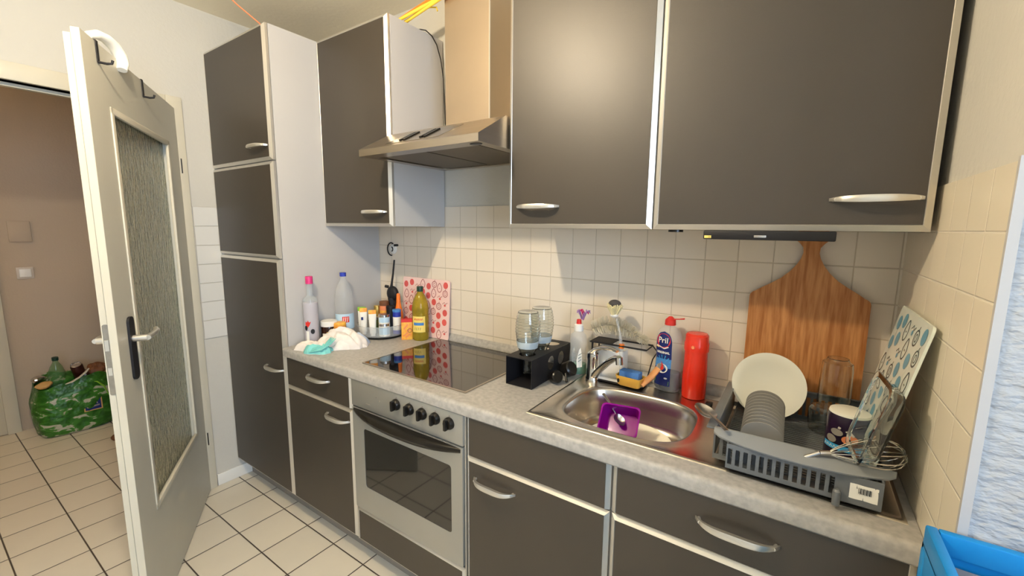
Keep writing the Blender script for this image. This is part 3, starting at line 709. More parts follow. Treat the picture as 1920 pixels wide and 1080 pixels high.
# revolving spice tray and what stands on it
LX, LY = .172, -.142
t = put('turntable_tray', 'round clear-walled revolving tray with black base holding small tins', 'tray', LX, LY, rz=0)
g = G(); g.lathe([(0, 0), (.105, 0), (.107, .003), (.107, .010), (.09, .013), (0, .013)], seg=48); g.obj('base_ring', 'blackp', t)
g = G(); g.lathe([(0, .014), (.124, .014), (.126, .018), (.126, .064), (.1245, .066), (.1235, .064), (.1235, .019), (0, .0175)], seg=56); g.obj('clear_bowl', 'thin', t)
g = G(); g.lathe([(.1232, .0635), (.1265, .0635), (.1265, .067), (.1232, .067)], seg=56, closed=True); g.obj('rim', 'thinblue', t)
TZ = ZC+.0185
def tube_pack(dx, dy, w, h, mats, label, cat='tube'):
    x, y = LX+dx, LY+dy; t = put('cream_tube', label, cat, x, y, TZ, group='things on the turntable tray')
    g = G(); n = 8
    def fn(u, v):
        th = .002+.012*math.sin(PI*min(1, v*1.0)) if 0 else .013*(1-v)+.0015
        return ((u-.5)*w, 0, v*h), th
    rings = []
    for j in range(7):
        v = j/6; th = .013*(1-v)+.0015; ww = w/2*(.8+.2*v)
        rings.append([g.V(ww*math.cos(2*PI*k/20), th*math.sin(2*PI*k/20), .012+v*(h-.012)) for k in range(20)])
    for a, b in zip(rings, rings[1:]):
        for k in range(20): g.F([a[k], a[(k+1) % 20], b[(k+1) % 20], b[k]])
    g.F(rings[0]); g.F(rings[-1])
    for v0, v1, m_ in ((.80, 1.0, 1),):
        for f in list(g.bm.faces):
            c = f.calc_center_median()
            if c.z > .012+(h-.012)*.83: f.material_index = 1
    g.obj('tube_body', mats, t)
    g = G(); g.lathe([(0, 0), (.012, 0), (.012, .012), (0, .012)], seg=16); g.obj('cap', mats[0], t)
    return t
tube_pack(-.060, -.078, .040, .135, ['paper', 'limelab'], 'white tube with lime green end at the left of the turntable')
t = tube_pack(-.028, -.092, .038, .135, ['paper', 'orange2'], 'white tube with orange end second from left on the turntable')
g = G(); f_ = lambda u, v: (u, -.0105, v); g.box(-.012, -.002, -.0118, -.0100, .075, .09, 0); g.obj('blue_badge', 'navy', t)
tube_pack(.040, -.090, .038, .132, ['paper', 'orange2'], 'white and green tube with orange end at the front of the turntable')
def tin(dx, dy, r_, h, mats, label, name='spice_tin', lidh=.012, cat='jar', z0=0):
    t = put(name, label, cat, LX+dx, LY+dy, TZ+z0, group='things on the turntable tray')
    g = G(); g.lathe([(0, 0), (r_, 0), (r_, h-lidh), (0, h-lidh)], seg=24); g.obj('pot', mats[0], t)
    g = G(); g.lathe([(0, h-lidh), (r_*1.04, h-lidh), (r_*1.04, h-.001), (r_, h), (0, h)], seg=24); g.obj('lid', mats[1], t)
    if len(mats) > 2:
        g = G(); P_ = [(r_, 0), (r_, h)]; labelpatch(g, surf(P_), -r_*1.2, r_*1.2, h*.15, h*.7, 0, 10); g.obj('label_band', mats[2], t, recalc=False)
    return t
tin(-.055, .015, .016, .130, ['gold', 'gold'], 'slim tube with gold cap at the back left of the turntable', cat='jar', lidh=.03)
tin(.004, -.052, .020, .085, ['petgreen', 'plinth'], 'small pot with dark lid between two orange-ended tubes')
tin(.082, -.052, .027, .064, ['paper', 'silver', 'lightblue'], 'low white jar stacked under the silver-lidded jar')
tin(.082, -.052, .027, .046, ['paper', 'silver', 'lightblue'], 'white jar with silver lid, topmost on the turntable', z0=.0645)
tin(.093, .020, .021, .125, ['blue', 'mid_blue', 'paper'], 'blue tin at the right edge of the turntable')
tin(-.015, .03, .024, .155, ['salmon', 'brown', 'orange2'], 'orange bottle with brown lid at the back of the turntable', lidh=.022)
tin(.035, .03, .022, .135, ['mattblack', 'mattblack'], 'black pepper pot behind the orange squeeze bottle')
t = put('squeeze_bottle', 'bright orange pointed squeeze bottle on the turntable', 'bottle', LX+.066, LY-.005+.012, TZ+.0, group='things on the turntable tray')
for q in (t,): q.location = (LX+.062, LY+.060, TZ)
g = G(); g.lathe([(0, 0), (.021, 0), (.023, .01), (.022, .09), (.016, .125), (.011, .15), (.009, .195), (.006, .2), (0, .2)], seg=22, sy=.7); g.obj('bottle_body', 'orange', t)
# orange jar beside
t = put('sauce_jar', 'small orange printed jar half hidden behind the tea towel', 'jar', .105, -.345)
g = G(); g.lathe([(0, 0), (.028, 0), (.03, .004), (.03, .09), (.026, .095), (0, .095)], seg=24); g.obj('jar_body', 'orange2', t)
g = G(); P_ = [(.0302, 0), (.0302, .09)]; labelpatch(g, surf(P_, off=.0008), -.006, .018, .055, .08, 0, 5); labelpatch(g, surf(P_, off=.0008), .0, .03, .02, .05, 1, 6); g.obj('print', ['red', 'salmon'], t, recalc=False)
# starch carton
t = put('starch_carton', 'small orange and red carton in front of the oil bottle', 'carton', .345, -.128)
g = G(); g.box(-.027, .027, -.014, .014, 0, .105, bev=.002); g.box(-.0272, .0272, -.0142, .0142, .090, .1052, 1)
for p_, q_ in (((-.015, .055), (.005, .08)), ((-.018, .02), (.006, .04)), ((-.006, .012), (.016, .03)), ((.0, .045), (.018, .055))): g.ribbon([p_, q_], .006, lambda u, v: (u, -.0147, v), 2, False)
g.ribbon(circ(.014, .048, .010, 14), .0022, lambda u, v: (u, -.0148, v), 3)
g.obj('box', ['orange2', 'red', 'salmon', 'brown'], t)
# oil bottle
t = put('oil_bottle', 'plastic bottle of golden cooking oil with dark green cap before the pink board', 'bottle', .402, -.088)
Po = [(.036, 0), (.041, .008), (.042, .05), (.0405, .08), (.042, .11), (.0405, .135), (.0425, .16), (.036, .195), (.026, .222), (.0145, .24), (.0135, .25)]
g = G(); g.lathe([(0, .003)]+Po+[(0, .25)], seg=36); g.obj('bottle_shell', 'oil', t)
g = G(); g.lathe([(0, .246), (.016, .246), (.016, .268), (.0145, .271), (0, .271)], seg=24); g.obj('cap', 'darkgreen', t)
g = G(); labelpatch(g, surf(Po, -105), -.034, .034, .045, .125, 0, 16); f_ = surf(Po, -105, off=.0013); labelpatch(g, f_, -.026, .026, .080, .094, 1, 10)
[g.ribbon([(-.024+k*.0078, .106), (-.021+k*.0078, .117), (-.0185+k*.0078, .107)], .0026, f_, 2, False) for k in range(6)]
for k in range(4): g.ribbon([(-.02+k*.009, .056), (-.017+k*.009, .070)], .003, f_, 3, False)
g.obj('label', ['ylabel', 'mid_blue', 'red', 'gold'], t, recalc=False)

# patterned glass boards -------------------------------------------------
def fruit(g, fn, W_, H_, seed, mring=1, mdisk=2, sc=1.0):
    rnd = random.Random(seed); nx = max(3, round(W_/(.042*sc))); nz = max(3, round(H_/(.046*sc))); dx, dz = W_/nx, H_/nz
    for i in range(nx):
        for j in range(nz):
            cx, cz = (i+.5)*dx+rnd.uniform(-.004, .004), (j+.5)*dz+(.010 if i % 2 else -.008)
            cz = min(max(cz, .02*sc), H_-.02*sc); kind = (i*2+j*3+(i*j) % 2) % 5
            s_ = .0165*sc
            if kind in (0, 3): g.disk(cx, cz, s_*.95, s_*1.02, fn, mdisk, 20)
            elif kind == 1:
                g.ribbon(circ(cx, cz, s_*.95, 22), .0034*sc, fn, mring); g.ribbon(circ(cx, cz, s_*.38, 14, s_*.5), .0022*sc, fn, mring); g.ribbon([(cx, cz+s_), (cx+.004, cz+s_*1.45)], .0024*sc, fn, mring, False)
            elif kind == 2:
                pts = []
                for k in range(26):
                    a = 2*PI*k/26; rr_ = s_*(1.0-.28*math.sin(a)**3 if math.sin(a) > 0 else 1); yy = s_*1.35*math.sin(a); ww = s_*.95*math.cos(a)*(1-.42*max(0, math.sin(a))); pts.append((cx+ww, cz+yy-.002))
                g.ribbon(pts, .0034*sc, fn, mring); g.disk(cx-.003, cz-.005, .0013, .0026, fn, mring, 8); g.disk(cx+.003, cz-.005, .0013, .0026, fn, mring, 8)
            else:
                g.ribbon([(cx-s_, cz-.004), (cx-.004, cz+.006), (cx+.004, cz-.004), (cx+s_, cz+.005)], .0026*sc, fn, mring, False)
                g.disk(cx, cz-.010*sc, s_*.4, s_*.35, fn, mdisk, 10)
t = thing('glass_cutting_board', 'pink glass cutting board with red fruit pattern leaning on the back wall', 'cutting board', (.372, -.036, ZC+.002), (math.radians(-3.5), 0, 0))
g = G(); BW, BH = .335, .30
g.prism(rrect(-BW/2, BW/2, 0, BH, .012), lambda u, v, d: (u, d, v), 0, .005)
fruit(g, lambda u, v: (u-BW/2+.008, -.0006, v+.006), BW-.016, BH-.012, 3, 1, 2)
g.obj('glass_panel', ['pinkboard', 'darkred', 'redink'], t, recalc=True)

# black ladle hanging from suction hook
t = thing('suction_hook', 'white and black round suction hook on the back wall tiles', 'hook', (.118, -.006, 1.305))
g = G(); k = G(); k.lathe([(0, 0), (.027, 0), (.025, .004), (.012, .006), (.011, .010), (0, .010)], seg=28); g.merge(k, R(90, 'X')); g.obj('cup', 'pvc_w', t)
g = G(); g.tube([(math.cos(math.radians(a))*.030-.004, -.012, math.sin(math.radians(a))*.034) for a in range(60, 285, 12)], .0035, 8); g.tube([(-.004+.012*math.cos(math.radians(a)), -.012, .012*math.sin(math.radians(a))) for a in range(-70, 75, 12)], .003, 8)
g.cyl((.034, 0, .022), (.034, -.022, .022), .006); g.obj('hook_ring', 'mattblack', t)
t = thing('ladle', 'black plastic ladle standing handle up in the corner behind the tray', 'ladle', (.165, -.055, 1.0))
g = G(); g.tube([(.0, .012, .25), (-.004, .005, .18), (-.010, .0, .13), (-.012, -.004, .10)], [.0045, .005, .006, .008], 10); g.obj('handle', 'mattblack', t)
g = G(); g.ball((.0, -.005, .07), .042, 20, sc=(.95, .55, 1.0)); g.tube([(-.03, -.008, .105), (-.046, -.016, .108)], .008, 10); g.tube([(.0, -.002, .05), (.004, 0, -.02), (.02, -.004, -.11)], [.034, .028, .022], 14, flat=.6); g.obj('bowl', 'mattblack', t)

# tea towel: crumpled, built as a thick folded sheet
def towel():
    t = thing('tea_towel', 'crumpled white tea towel with turquoise hem at the front left of the worktop', 'towel', (.165, -.435, ZC))
    def lump(cx, cy_, ang, lx, ly, hz, seed, mats, name, mfn, fold=5):
        g = G(); NU, NV = 46, 30; ca, sa = math.cos(math.radians(ang)), math.sin(math.radians(ang))
        top = []
        def P(i, j, under=False):
            u, v = i/NU*2-1, j/NV*2-1
            e = max(0, 1-abs(u)**2.6)*max(0, 1-abs(v)**2.6)
            nz = noise.noise(Vector((u*1.5+seed, v*1.7, seed))); rid = abs(math.sin(fold*(u*.6+v*.9+nz*1.1)))
            h = hz*(e**.45)*(.62+.25*nz+.30*rid)
            w = 1+.14*noise.noise(Vector((math.atan2(v, u)*1.1, seed, 3)))+.05*math.sin(7*math.atan2(v, u)+seed)
            k = max(abs(u), abs(v))/max(1e-6, math.hypot(u, v)) if (u or v) else 1
            k = .55*k+.45
            x, y = u*lx*w*k, v*ly*w*k
            return (cx+x*ca-y*sa, cy_+x*sa+y*ca, .001 if under else max(.0022, h))
        a = [[g.V(*P(i, j)) for j in range(NV+1)] for i in range(NU+1)]; b = [[g.V(*P(i, j, True)) for j in range(NV+1)] for i in range(NU+1)]
        for i in range(NU):
            for j in range(NV):
                g.F([a[i][j], a[i+1][j], a[i+1][j+1], a[i][j+1]], mfn(i/NU, j/NV)); g.F([b[i][j], b[i][j+1], b[i+1][j+1], b[i+1][j]])
        for i in range(NU):
            for j in (0, NV): g.F([a[i][j], a[i+1][j], b[i+1][j], b[i][j]])
        for j in range(NV):
            for i in (0, NU): g.F([a[i][j], a[i][j+1], b[i][j+1], b[i][j]])
        return g.obj(name, mats, t, sharp=80)
    lump(.03, .045, 35, .115, .07, .082, 2.3, ['cloth', 'bluecloth', 'pinkcloth'], 'main_fold', lambda u, v: 1 if (u > .72 and v > .45) else 0, 4)
    lump(.075, .045, 62, .085, .042, .050, 7.1, ['cloth', 'pinkcloth'], 'right_fold', lambda u, v: 1 if (.55 < u < .8 and v > .62) else 0, 3)
    lump(-.035, -.075, 20, .075, .045, .042, 5.7, ['cloth', 'cloth'], 'left_fold', lambda u, v: 0, 3)
    lump(.035, -.085, 28, .062, .040, .048, 9.2, ['cloth', 'tealcloth'], 'hem_fold', lambda u, v: 1 if (v < .28 or u > .72) else 0, 4)
    g = G()
    for k in range(4):
        o_ = k*.006; g.tube([(-.01+o_, -.128+o_*.5, .006+k*.004), (.04+o_, -.125+o_, .012+k*.006), (.082, -.10+o_, .022+k*.006), (.088-o_, -.06, .04+k*.003), (.07-o_*2, -.02, .055)], [.003, .005, .006, .006, .003], 8, flat=.6)
    g.obj('turquoise_hem', 'tealcloth', t)
towel()

# ================================================================== middle: bottle drying rack
RX0, RX1, RY0, RY1, RZ1 = 1.108, 1.218, -.345, -.045, .968
t = thing('bottle_drying_rack', 'black box-shaped bottle drying rack with round holes by the hob', 'drying rack', (1.163, -.195, ZC))
hy = [-.285, -.185, -.10]
th = .003
g = G(); g.shape([[(RX0, RY0), (RX1, RY0), (RX1, RY1), (RX0, RY1)]]+[circ(1.162, y, .031, 28) for y in hy], lambda u, v, d: (u, v, RZ1-th/2+d), th)
g.shape([[(RY0, ZC+.001), (RY1, ZC+.001), (RY1, RZ1-th), (RY0, RZ1-th)]]+[circ(y, .925, .026, 24) for y in (-.205, -.125, -.07+.0)][:2], lambda u, v, d: (RX1-th/2+d, u, v), th)
g.box(RX0, RX0+th, RY0, RY1, ZC+.001, RZ1-th); g.box(RX0+th, RX1-th, RY0, RY1, ZC+.001, ZC+.004); g.obj('shell', 'mattblack', t, world=True)
PB = [(.0, -.070), (.015, -.070), (.0165, -.064), (.0165, -.052), (.0145, -.048), (.0165, -.02), (.023, .0), (.034, .022), (.041, .055), (.0455, .09), (.044, .125), (.039, .150), (.037, .158), (.033, .160), (.0, .157)]
def carafe(y, lab, dz=0):
    t = thing('glass_carafe', lab, 'carafe', (1.162, y, RZ1+.0), (0, 0, 0), 'carafes in the black drying rack')
    g = G(); inner = [(max(0, r_-.0025), z+(.002 if i < 3 else -.003 if i > 11 else 0)) for i, (r_, z) in enumerate(PB)]
    g.lathe(PB, seg=40); g.lathe(inner[::-1], seg=40)
    o = g.obj('glass_body', 'glass', t, recalc=False)
    g = G()
    for k in range(9):
        z0 = .055+.011*k; g.tube([(( prof_r(PB[3:], z0+.006*math.sin(a*1.0)) +.0003)*math.cos(a), (prof_r(PB[3:], z0+.006*math.sin(a))+.0003)*math.sin(a), z0+.006*math.sin(a)) for a in [2*PI*q/36 for q in range(37)]], .0007, 5, cap=False)
    g.obj('wavy_relief', 'glass', o)
    g = G(); g.lathe([(.0373, .027), (.0418, .052)], seg=40); g.obj('pale_band', mat('pale_blue_band', '#cfe2ee', .2, alpha=.6), o, recalc=False)
    return t
carafe(-.285, 'clear ribbed glass carafe upside down in the front hole of the black rack')
carafe(-.185, 'clear ribbed glass carafe upside down in the middle hole of the black rack')
# caps and lids lying at the rack
t = thing('carafe_lid', 'black carafe lid lying against the front right side of the drying rack', 'lid', (1.245, -.235, ZC+.021), (math.radians(70), 0, math.radians(60)), 'black carafe lids beside the rack')
g = G(); g.lathe([(0, 0), (.02, 0), (.022, .004), (.022, .03), (.018, .034), (0, .034)], seg=24); g.obj('cap', 'blackp', t)
t2 = thing('carafe_lid', 'black carafe lid with strap leaning at the back right side of the drying rack', 'lid', (1.258, -.165, ZC+.030), (math.radians(60), 0, math.radians(80)), 'black carafe lids beside the rack')
g = G(); g.lathe([(0, 0), (.026, 0), (.029, .004), (.029, .032), (.024, .037), (0, .037)], seg=24); g.obj('cap', 'blackp', t2)
g = G(); g.tube([(.026, -.01, .02), (.036, -.02, .01), (.045, -.027, -.004)], .0035, 8); g.obj('strap', 'blackp', t2)
g = G(); g.tube([(1.262, -.175, ZC+.05), (1.275, -.195, ZC+.025), (1.288, -.212, ZC+.005)], .0045, 8); tag(g.obj('black_clip', 'blackp'), 'short black clip standing between drying rack and sink', 'clip')

# green washing-up bottle
Pg = [(.030, 0), (.034, .006), (.034, .07), (.031, .10), (.034, .125), (.030, .155), (.016, .170), (.0155, .178)]
t = put('detergent_bottle', 'clear bottle with green washing liquid, white collar and red tip', 'bottle', 1.272, -.088, ZC, rz=math.radians(20))
g = G(); g.lathe([(0, .003)]+Pg+[(0, .178)], seg=32, sy=.75); g.obj('bottle_shell', 'thin', t)
g = G(); g.lathe([(0, .002), (.029, .003), (.0325, .008), (.0325, .042), (0, .043)], seg=32, sy=.74); g.obj('green_liquid', 'greenliq', t)
g = G(); g.lathe([(0, .172), (.0185, .172), (.0175, .195), (.012, .199), (0, .199)], seg=24); g.obj('collar', 'pvc_w', t)
g = G(); g.lathe([(0, .199), (.010, .199), (.0085, .216), (0, .218)], seg=20); g.obj('tip', 'red', t)
g = G(); f_ = surf(Pg, -95, .75, .001); g.F([g.V(*f_(u, v)) for u, v in [(-.018, .05), (-.008, .045), (-.004, .08), (-.01, .115), (-.018, .10), (-.021, .07)]], 0)
g.F([g.V(*f_(u, v)) for u, v in [(.002, .03), (.022, .034), (.02, .08), (.014, .11), (.008, .10), (.0, .06)]], 1)
for k in range(3): g.ribbon([(.006, .055+k*.012), (.018, .064+k*.012)], .002, surf(Pg, -95, .75, .0016), 2, False)
g.obj('label', ['thinblue', 'paper', 'darkteal'], t, recalc=False)
# violet foil tuft on the tip
t = thing('foil_ribbon', 'crinkled violet and pink ribbon tuft tied on the green detergent bottle', 'ribbon', (1.285, -.085, ZC+.222))
g = G(); rnd = random.Random(4)
for k in range(11):
    a = rnd.uniform(0, 2*PI); L_ = rnd.uniform(.018, .030); q = []
    for j in range(6):
        f = j/5; q.append(((.004+L_*f)*math.cos(a+f*1.2), .6*(.004+L_*f)*math.sin(a+f*1.2), -.008+.034*math.sin(f*PI*.75)+.006*rnd.random()))
    g.tube(q, [.004, .006, .007, .006, .005, .002], 6, mi=(0 if k % 3 else 1), flat=.25)
g.obj('tuft', ['violet', 'pink'], t)

# ================================================================== sink caddy and brushes
t = thing('sink_caddy', 'white sink caddy with black wire rail and tray behind the tap', 'caddy', (1.42, -.075, ZC+.004))
g = G(); g.prism(rrect(1.335, 1.535, -.125, -.035, .015), lambda u, v, d: (u, v, d), ZC+.0045, ZC+.012); g.obj('tray', 'mattblack', t, world=True)
g = G(); g.shape([rrect(1.337, 1.540, -.127, -.033, .016), rrect(1.345, 1.532, -.119, -.041, .012)], lambda u, v, d: (u, v, ZC+.0165+d), .009); g.obj('tray_rim', 'pvc_w', t, world=True)
g = G(); a_ = rrect(1.352, 1.458, -.108, -.042, .012)
g.shape([a_, rrect(1.356, 1.454, -.104, -.046, .010)], lambda u, v, d: (u, v, ZC+.067+d), .108); g.box(1.356, 1.454, -.104, -.046, ZC+.013, ZC+.017); g.obj('white_box', 'pvc_w', t, world=True)
g = G(); rail = [(*p, 0) for p in ((1.335, -.118), (1.545, -.118), (1.545, -.040), (1.335, -.040), (1.335, -.118), (1.36, -.118))]
g.tube([(x, y, 1.008) for x, y, z in rail], .0032, 6); g.tube([(1.345, -.118, 1.006), (1.345, -.118, .985), (1.40, -.118, .985)], .0028, 6); g.box(1.335, 1.415, -.118, -.040, 1.006, 1.0095)
for p in ((1.34, -.112), (1.34, -.045)): g.cyl((p[0], p[1], 1.006), (p[0], p[1], ZC+.02), .0028, seg=8)
g.tube([(1.545, -.040, 1.006), (1.56, -.035, .985), (1.545, -.037, .955), (1.53, -.04, ZC+.02)], .0022, 6); g.obj('wire_rail', 'mattblack', t, world=True)
# dish brush standing up
t = thing('dish_brush', 'dish brush standing head up in the caddy, cream bristles with a grey pad', 'brush', (1.455, -.112, ZC+.02))
g = G(); hp = [(.005, 0, .0), (.0, 0, .09), (-.012, .006, .17), (-.030, .012, .222)]; g.tube(hp, [.009, .0085, .005, .0045], 12); g.obj('handle', 'thin', t)
g = G(); g.cyl((-.003, 0.001, .118), (-.001, .001, .132), .0095, mi=0); g.obj('orange_band', 'orange', t)
g = G(); rnd = random.Random(5); HB = Vector((-.040, .014, .262))
g.ball(tuple(HB+Vector((0, 0, -.030))), .013, 14, sc=(1.2, 1, .8)); g.obj('head', 'pvc_w', t)
g = G()
for k in range(130):
    a = rnd.uniform(0, 2*PI); rr_ = .024*math.sqrt(rnd.random()); b_ = HB+Vector((rr_*.45*math.cos(a), rr_*.45*math.sin(a), -.028)); e_ = HB+Vector((rr_*1.25*math.cos(a), rr_*1.1*math.sin(a), .006+rnd.uniform(-.006, .006)))
    g.tube([b_, e_], [.0022, .0026], 5)
g.obj('bristles', 'bristle', t)
g = G(); g.ball(tuple(HB+Vector((0, .002, .012))), .020, 18, sc=(1.15, .9, .75)); g.obj('grey_pad', 'darkbr', t)
# curved bottle brush
t = thing('bottle_brush', 'long curved bottle brush with translucent white bristles over the caddy rail', 'brush', (1.42, -.075, 1.012))
def arcp(f):
    x = -.105+.215*f; return Vector((x, .012+.0*f, .012+.040*math.sin(PI*min(1, f*1.02))*(1-.35*f)+.018*(1-f)))
g = G(); g.tube([arcp(k/12) for k in range(13)], .0016, 6); g.obj('twisted_wire', 'silver', t)
g = G(); rnd = random.Random(9)
for k in range(850):
    f = rnd.random(); p_ = arcp(f); tg = (arcp(min(1, f+.02))-arcp(max(0, f-.02))).normalized()
    a = rnd.uniform(0, 2*PI); nrm = tg.cross(Vector((0, 1, 0))).normalized(); d_ = nrm*math.cos(a)+Vector((0, 1, 0))*math.sin(a)*.45
    Ls = .036*(.55+.45*math.sin(PI*min(1, f+.15))); e_ = p_+d_*Ls+tg*.006
    if e_.z < .001: e_.z = .001
    g.tube([p_, e_], [.0010, .0007], 3, cap=False)
o = g.obj('bristles', 'bristlew', t); o['kind'] = 'stuff'
# sponge holder
t = thing('sponge_holder', 'yellow plastic sponge holder hooked beside the tap caddy', 'sponge holder', (1.505, -.155, ZC+.022), (0, 0, math.radians(-6)))
g = G(); rings = []
for hx, hy_, z in ((.036, .018, 0), (.040, .022, .004), (.047, .028, .036), (.045, .026, .036), (.038, .020, .006)):
    rings.append([g.V(u, v, z) for u, v in rrect(-hx, hx, -hy_, hy_, .010, 4)])
for a, b in zip(rings, rings[1:]):
    for k in range(len(a)): g.F([a[k], a[(k+1) % len(a)], b[(k+1) % len(a)], b[k]])
g.F(rings[0]); g.F(rings[-1]); g.obj('cup', 'yellow', t)
g = G(); k = G(); k.lathe([(0, 0), (.004, 0), (.004, .0015), (0, .0015)], seg=14); g.merge(k, T(-.033, -.0255, .018) @ R(90, 'X') @ Matrix.Diagonal((1, 1.9, 1, 1))); g.obj('slot', 'black', t)
g = G(); g.box(-.036, .036, -.018, .018, .012, .052, bev=.004)
o = g.obj('sponge', 'sponge'); o.location = (1.505, -.155, ZC+.024); o.rotation_euler = (0, 0, math.radians(-6)); tag(o, 'blue scouring sponge sitting in the yellow holder', 'sponge')
g = G(); g.tube([(1.548, -.168, .898), (1.572, -.145, .925), (1.590, -.125, .955)], [.013, .015, .014], 12, flat=.6)
tag(g.obj('wooden_brush_handle', 'woodlight'), 'pale wooden nail brush end leaning between sponge holder and blue bottle', 'brush')

# Pril bottle
Pp = [(.040, 0), (.0455, .010), (.046, .07), (.0425, .115), (.045, .155), (.0445, .185), (.038, .210), (.022, .226), (.0145, .231), (.014, .236)]
t = thing('detergent_bottle', 'clear and dark blue washing-up bottle with red flip cap and round red logo', 'bottle', (1.606, -.064, SZ), (0, 0, math.radians(-6)))
g = G(); g.lathe([(0, .003)]+Pp+[(0, .236)], seg=40, sy=.66); g.obj('bottle_shell', 'thin', t)
g = G(); g.lathe([(0, .002), (.039, .003), (.0445, .011), (.0448, .062), (.0445, .066), (0, .067)], seg=40, sy=.645); g.obj('dark_liquid', 'darkliq', t)
g = G(); g.lathe([(0, .233), (.0185, .233), (.0175, .25), (.012, .256), (.006, .262), (0, .262)], seg=24); g.obj('cap', 'red', t)
g = G(); g.tube([(.012, 0, .254), (.03, .003, .256), (.045, .006, .259)], [.004, .004, .006], 8, flat=.5); g.obj('flip_lid', 'red', t)
u_ = lambda off: surf(Pp, -104, .66, off)
g = G(); lab = []
f1 = u_(.0010)
N = 26
def labfn(a, b):
    v = .020+.192*b; w = .031
    if b > .78: w *= math.sqrt(max(0, 1-((b-.78)/.22)**2))
    return f1((a*2-1)*w, v)
g.patch(labfn, 16, 30, lambda a, b: 1 if (.30 < b < .5) else 0)
f2 = u_(.0016); g.disk(0, .180, .0255, .0245, f2, 2, 30)
f3 = u_(.0022); g.text('Pril', .027, lambda u, v: f3(u, v+.181), 3, .0003); g.ribbon([(-.026, .161), (-.010, .158), (.006, .153), (.020, .160)], .004, f2, 3, False); g.ribbon([(-.028, .158), (-.014, .155)], .004, f2, 6, False)
g.text('ORIGINAL', .0106, lambda u, v: f2(u, v+.138), 3, .0005)
for k in range(12):
    a = 2*PI*k/12+.15; g.F([g.V(*f2(.002+.003*math.cos(a-.5), .098+.003*math.sin(a-.5))), g.V(*f2(.002+.026*math.cos(a-.06), .104+.026*math.sin(a-.06))), g.V(*f2(.002+.026*math.cos(a+.06), .104+.026*math.sin(a+.06)))], 4)
g.disk(0, .082, .021, .017, u_(.0018), 3, 20); g.disk(-.004, .086, .014, .012, f3, 5, 18)
g.F([g.V(*u_(.0026)(u, v)) for u, v in [(-.002, .108), (.006, .094), (.008, .082), (.002, .074), (-.003, .08), (0, .094)]], 2)
g.F([g.V(*f2(u, v)) for u, v in [(-.028, .030), (.026, .024), (.027, .038), (-.026, .046)]], 7); g.disk(.016, .048, .006, .003, f2, 3, 12)
g.obj('label', ['navy', 'mid_blue', 'red', 'paper', 'cyan', 'plinth', 'ylabel', 'limelab'], t, recalc=False)
# red drinking bottle
t = thing('drinking_bottle', 'bright red translucent drinking bottle half full beside the blue detergent', 'bottle', (1.698, -.078, SZ))
g = G(); g.lathe([(0, 0), (.036, 0), (.038, .004), (.0385, .075), (.0365, .12), (.0355, .160), (0, .1605)], seg=36, mi=0); b_ = g.obj('bottle_body', 'redp', t)
g = G(); g.lathe([(0, .003), (.035, .004), (.037, .008), (.0372, .078), (0, .079)], seg=36); g.obj('red_drink', 'redliq', t)
g = G(); g.lathe([(0, .1605), (.0385, .1605), (.039, .166), (.0385, .188), (.0365, .192), (.036, .213), (.031, .2195), (0, .2215)], seg=36); g.obj('lid', 'redp', t)
g = G(); k = G(); k.lathe([(0, 0), (.006, 0), (.005, .003), (0, .003)], seg=16); g.merge(k, T(-.004, -.0385, .178) @ R(90, 'X')); g.obj('release_button', 'salmon', t)

# ================================================================== paddle board
t = thing('paddle_board', 'large bamboo paddle board with a curved neck leaning on the tiles', 'cutting board', (1.985, -.038, ZC+.002), (math.radians(-2.2), 0, 0))
hw = .149; right = [(.149, 0), (.149, .355)]
for k in range(1, 6): a = PI/2*k/6; right.append((.149-.018*(1-math.cos(a)), .355+.018*math.sin(a)))
right += [(.120, .384), (.095, .400), (.070, .418), (.050, .438), (.034, .460), (.024, .480), (.0195, .497), (.021, .512), (.030, .524), (.0395, .533), (.043, .545), (.040, .558), (.028, .568), (.012, .571)]
outline = right + [(-x, y) for x, y in right[::-1]]
g = G(); g.shape([outline, circ(0, .549, .022, 20, .010)], lambda u, v, d: (u, d-.009, v), .016); g.obj('board', 'wood', t, sharp=40)

# ================================================================== DISH RACK
KX0, KX1, KY0, KY1, KZ = 1.822, 2.140, -.478, -.100, SZ+.002
t = thing('dish_rack', 'grey plastic dish rack on the drainer with a cutlery basket in front', 'dish rack', (1.98, -.29, KZ))
g = G(); g.box(KX0+.01, KX1-.005, KY0+.005, KY1-.004, KZ+.004, KZ+.006)
for k in range(30):
    y = KY0+.012+k*.0122; g.box(KX0+.015, KX1-.012, y, y+.005, KZ+.006, KZ+.012, 0)
for p in ((KX0+.03, KY0+.03), (KX1-.03, KY0+.03), (KX0+.03, KY1-.03), (KX1-.03, KY1-.03)): g.cyl((p[0], p[1], KZ-.001), (p[0], p[1], KZ+.005), .008, seg=12)
g.obj('base_tray', 'greypl', t, world=True)
def slotwall(g, fn, L, h, n, th=.003):
    lo = [[(0, 0), (L, 0), (L, h), (0, h)]]; w = L/n
    for k in range(n): lo.append([(w*(k+.22), h*.16), (w*(k+.78), h*.16), (w*(k+.78), h*.82), (w*(k+.22), h*.82)])
    g.shape(lo, fn, th)
g = G(); slotwall(g, lambda u, v, d: (KX0+u, KY1+d, KZ+.004+v), KX1-KX0, .088, 19); g.box(KX0, KX1, KY1-.004, KY1+.006, KZ+.088, KZ+.094, bev=.002); g.obj('back_wall', 'greypl', t, world=True)
g = G(); g.box(KX0, KX0+.003, KY0, KY1, KZ+.004, KZ+.078); g.box(KX0-.018, KX0+.004, KY0, KY1, KZ+.076, KZ+.081, bev=.002); g.obj('left_wall', 'greypl', t, world=True)
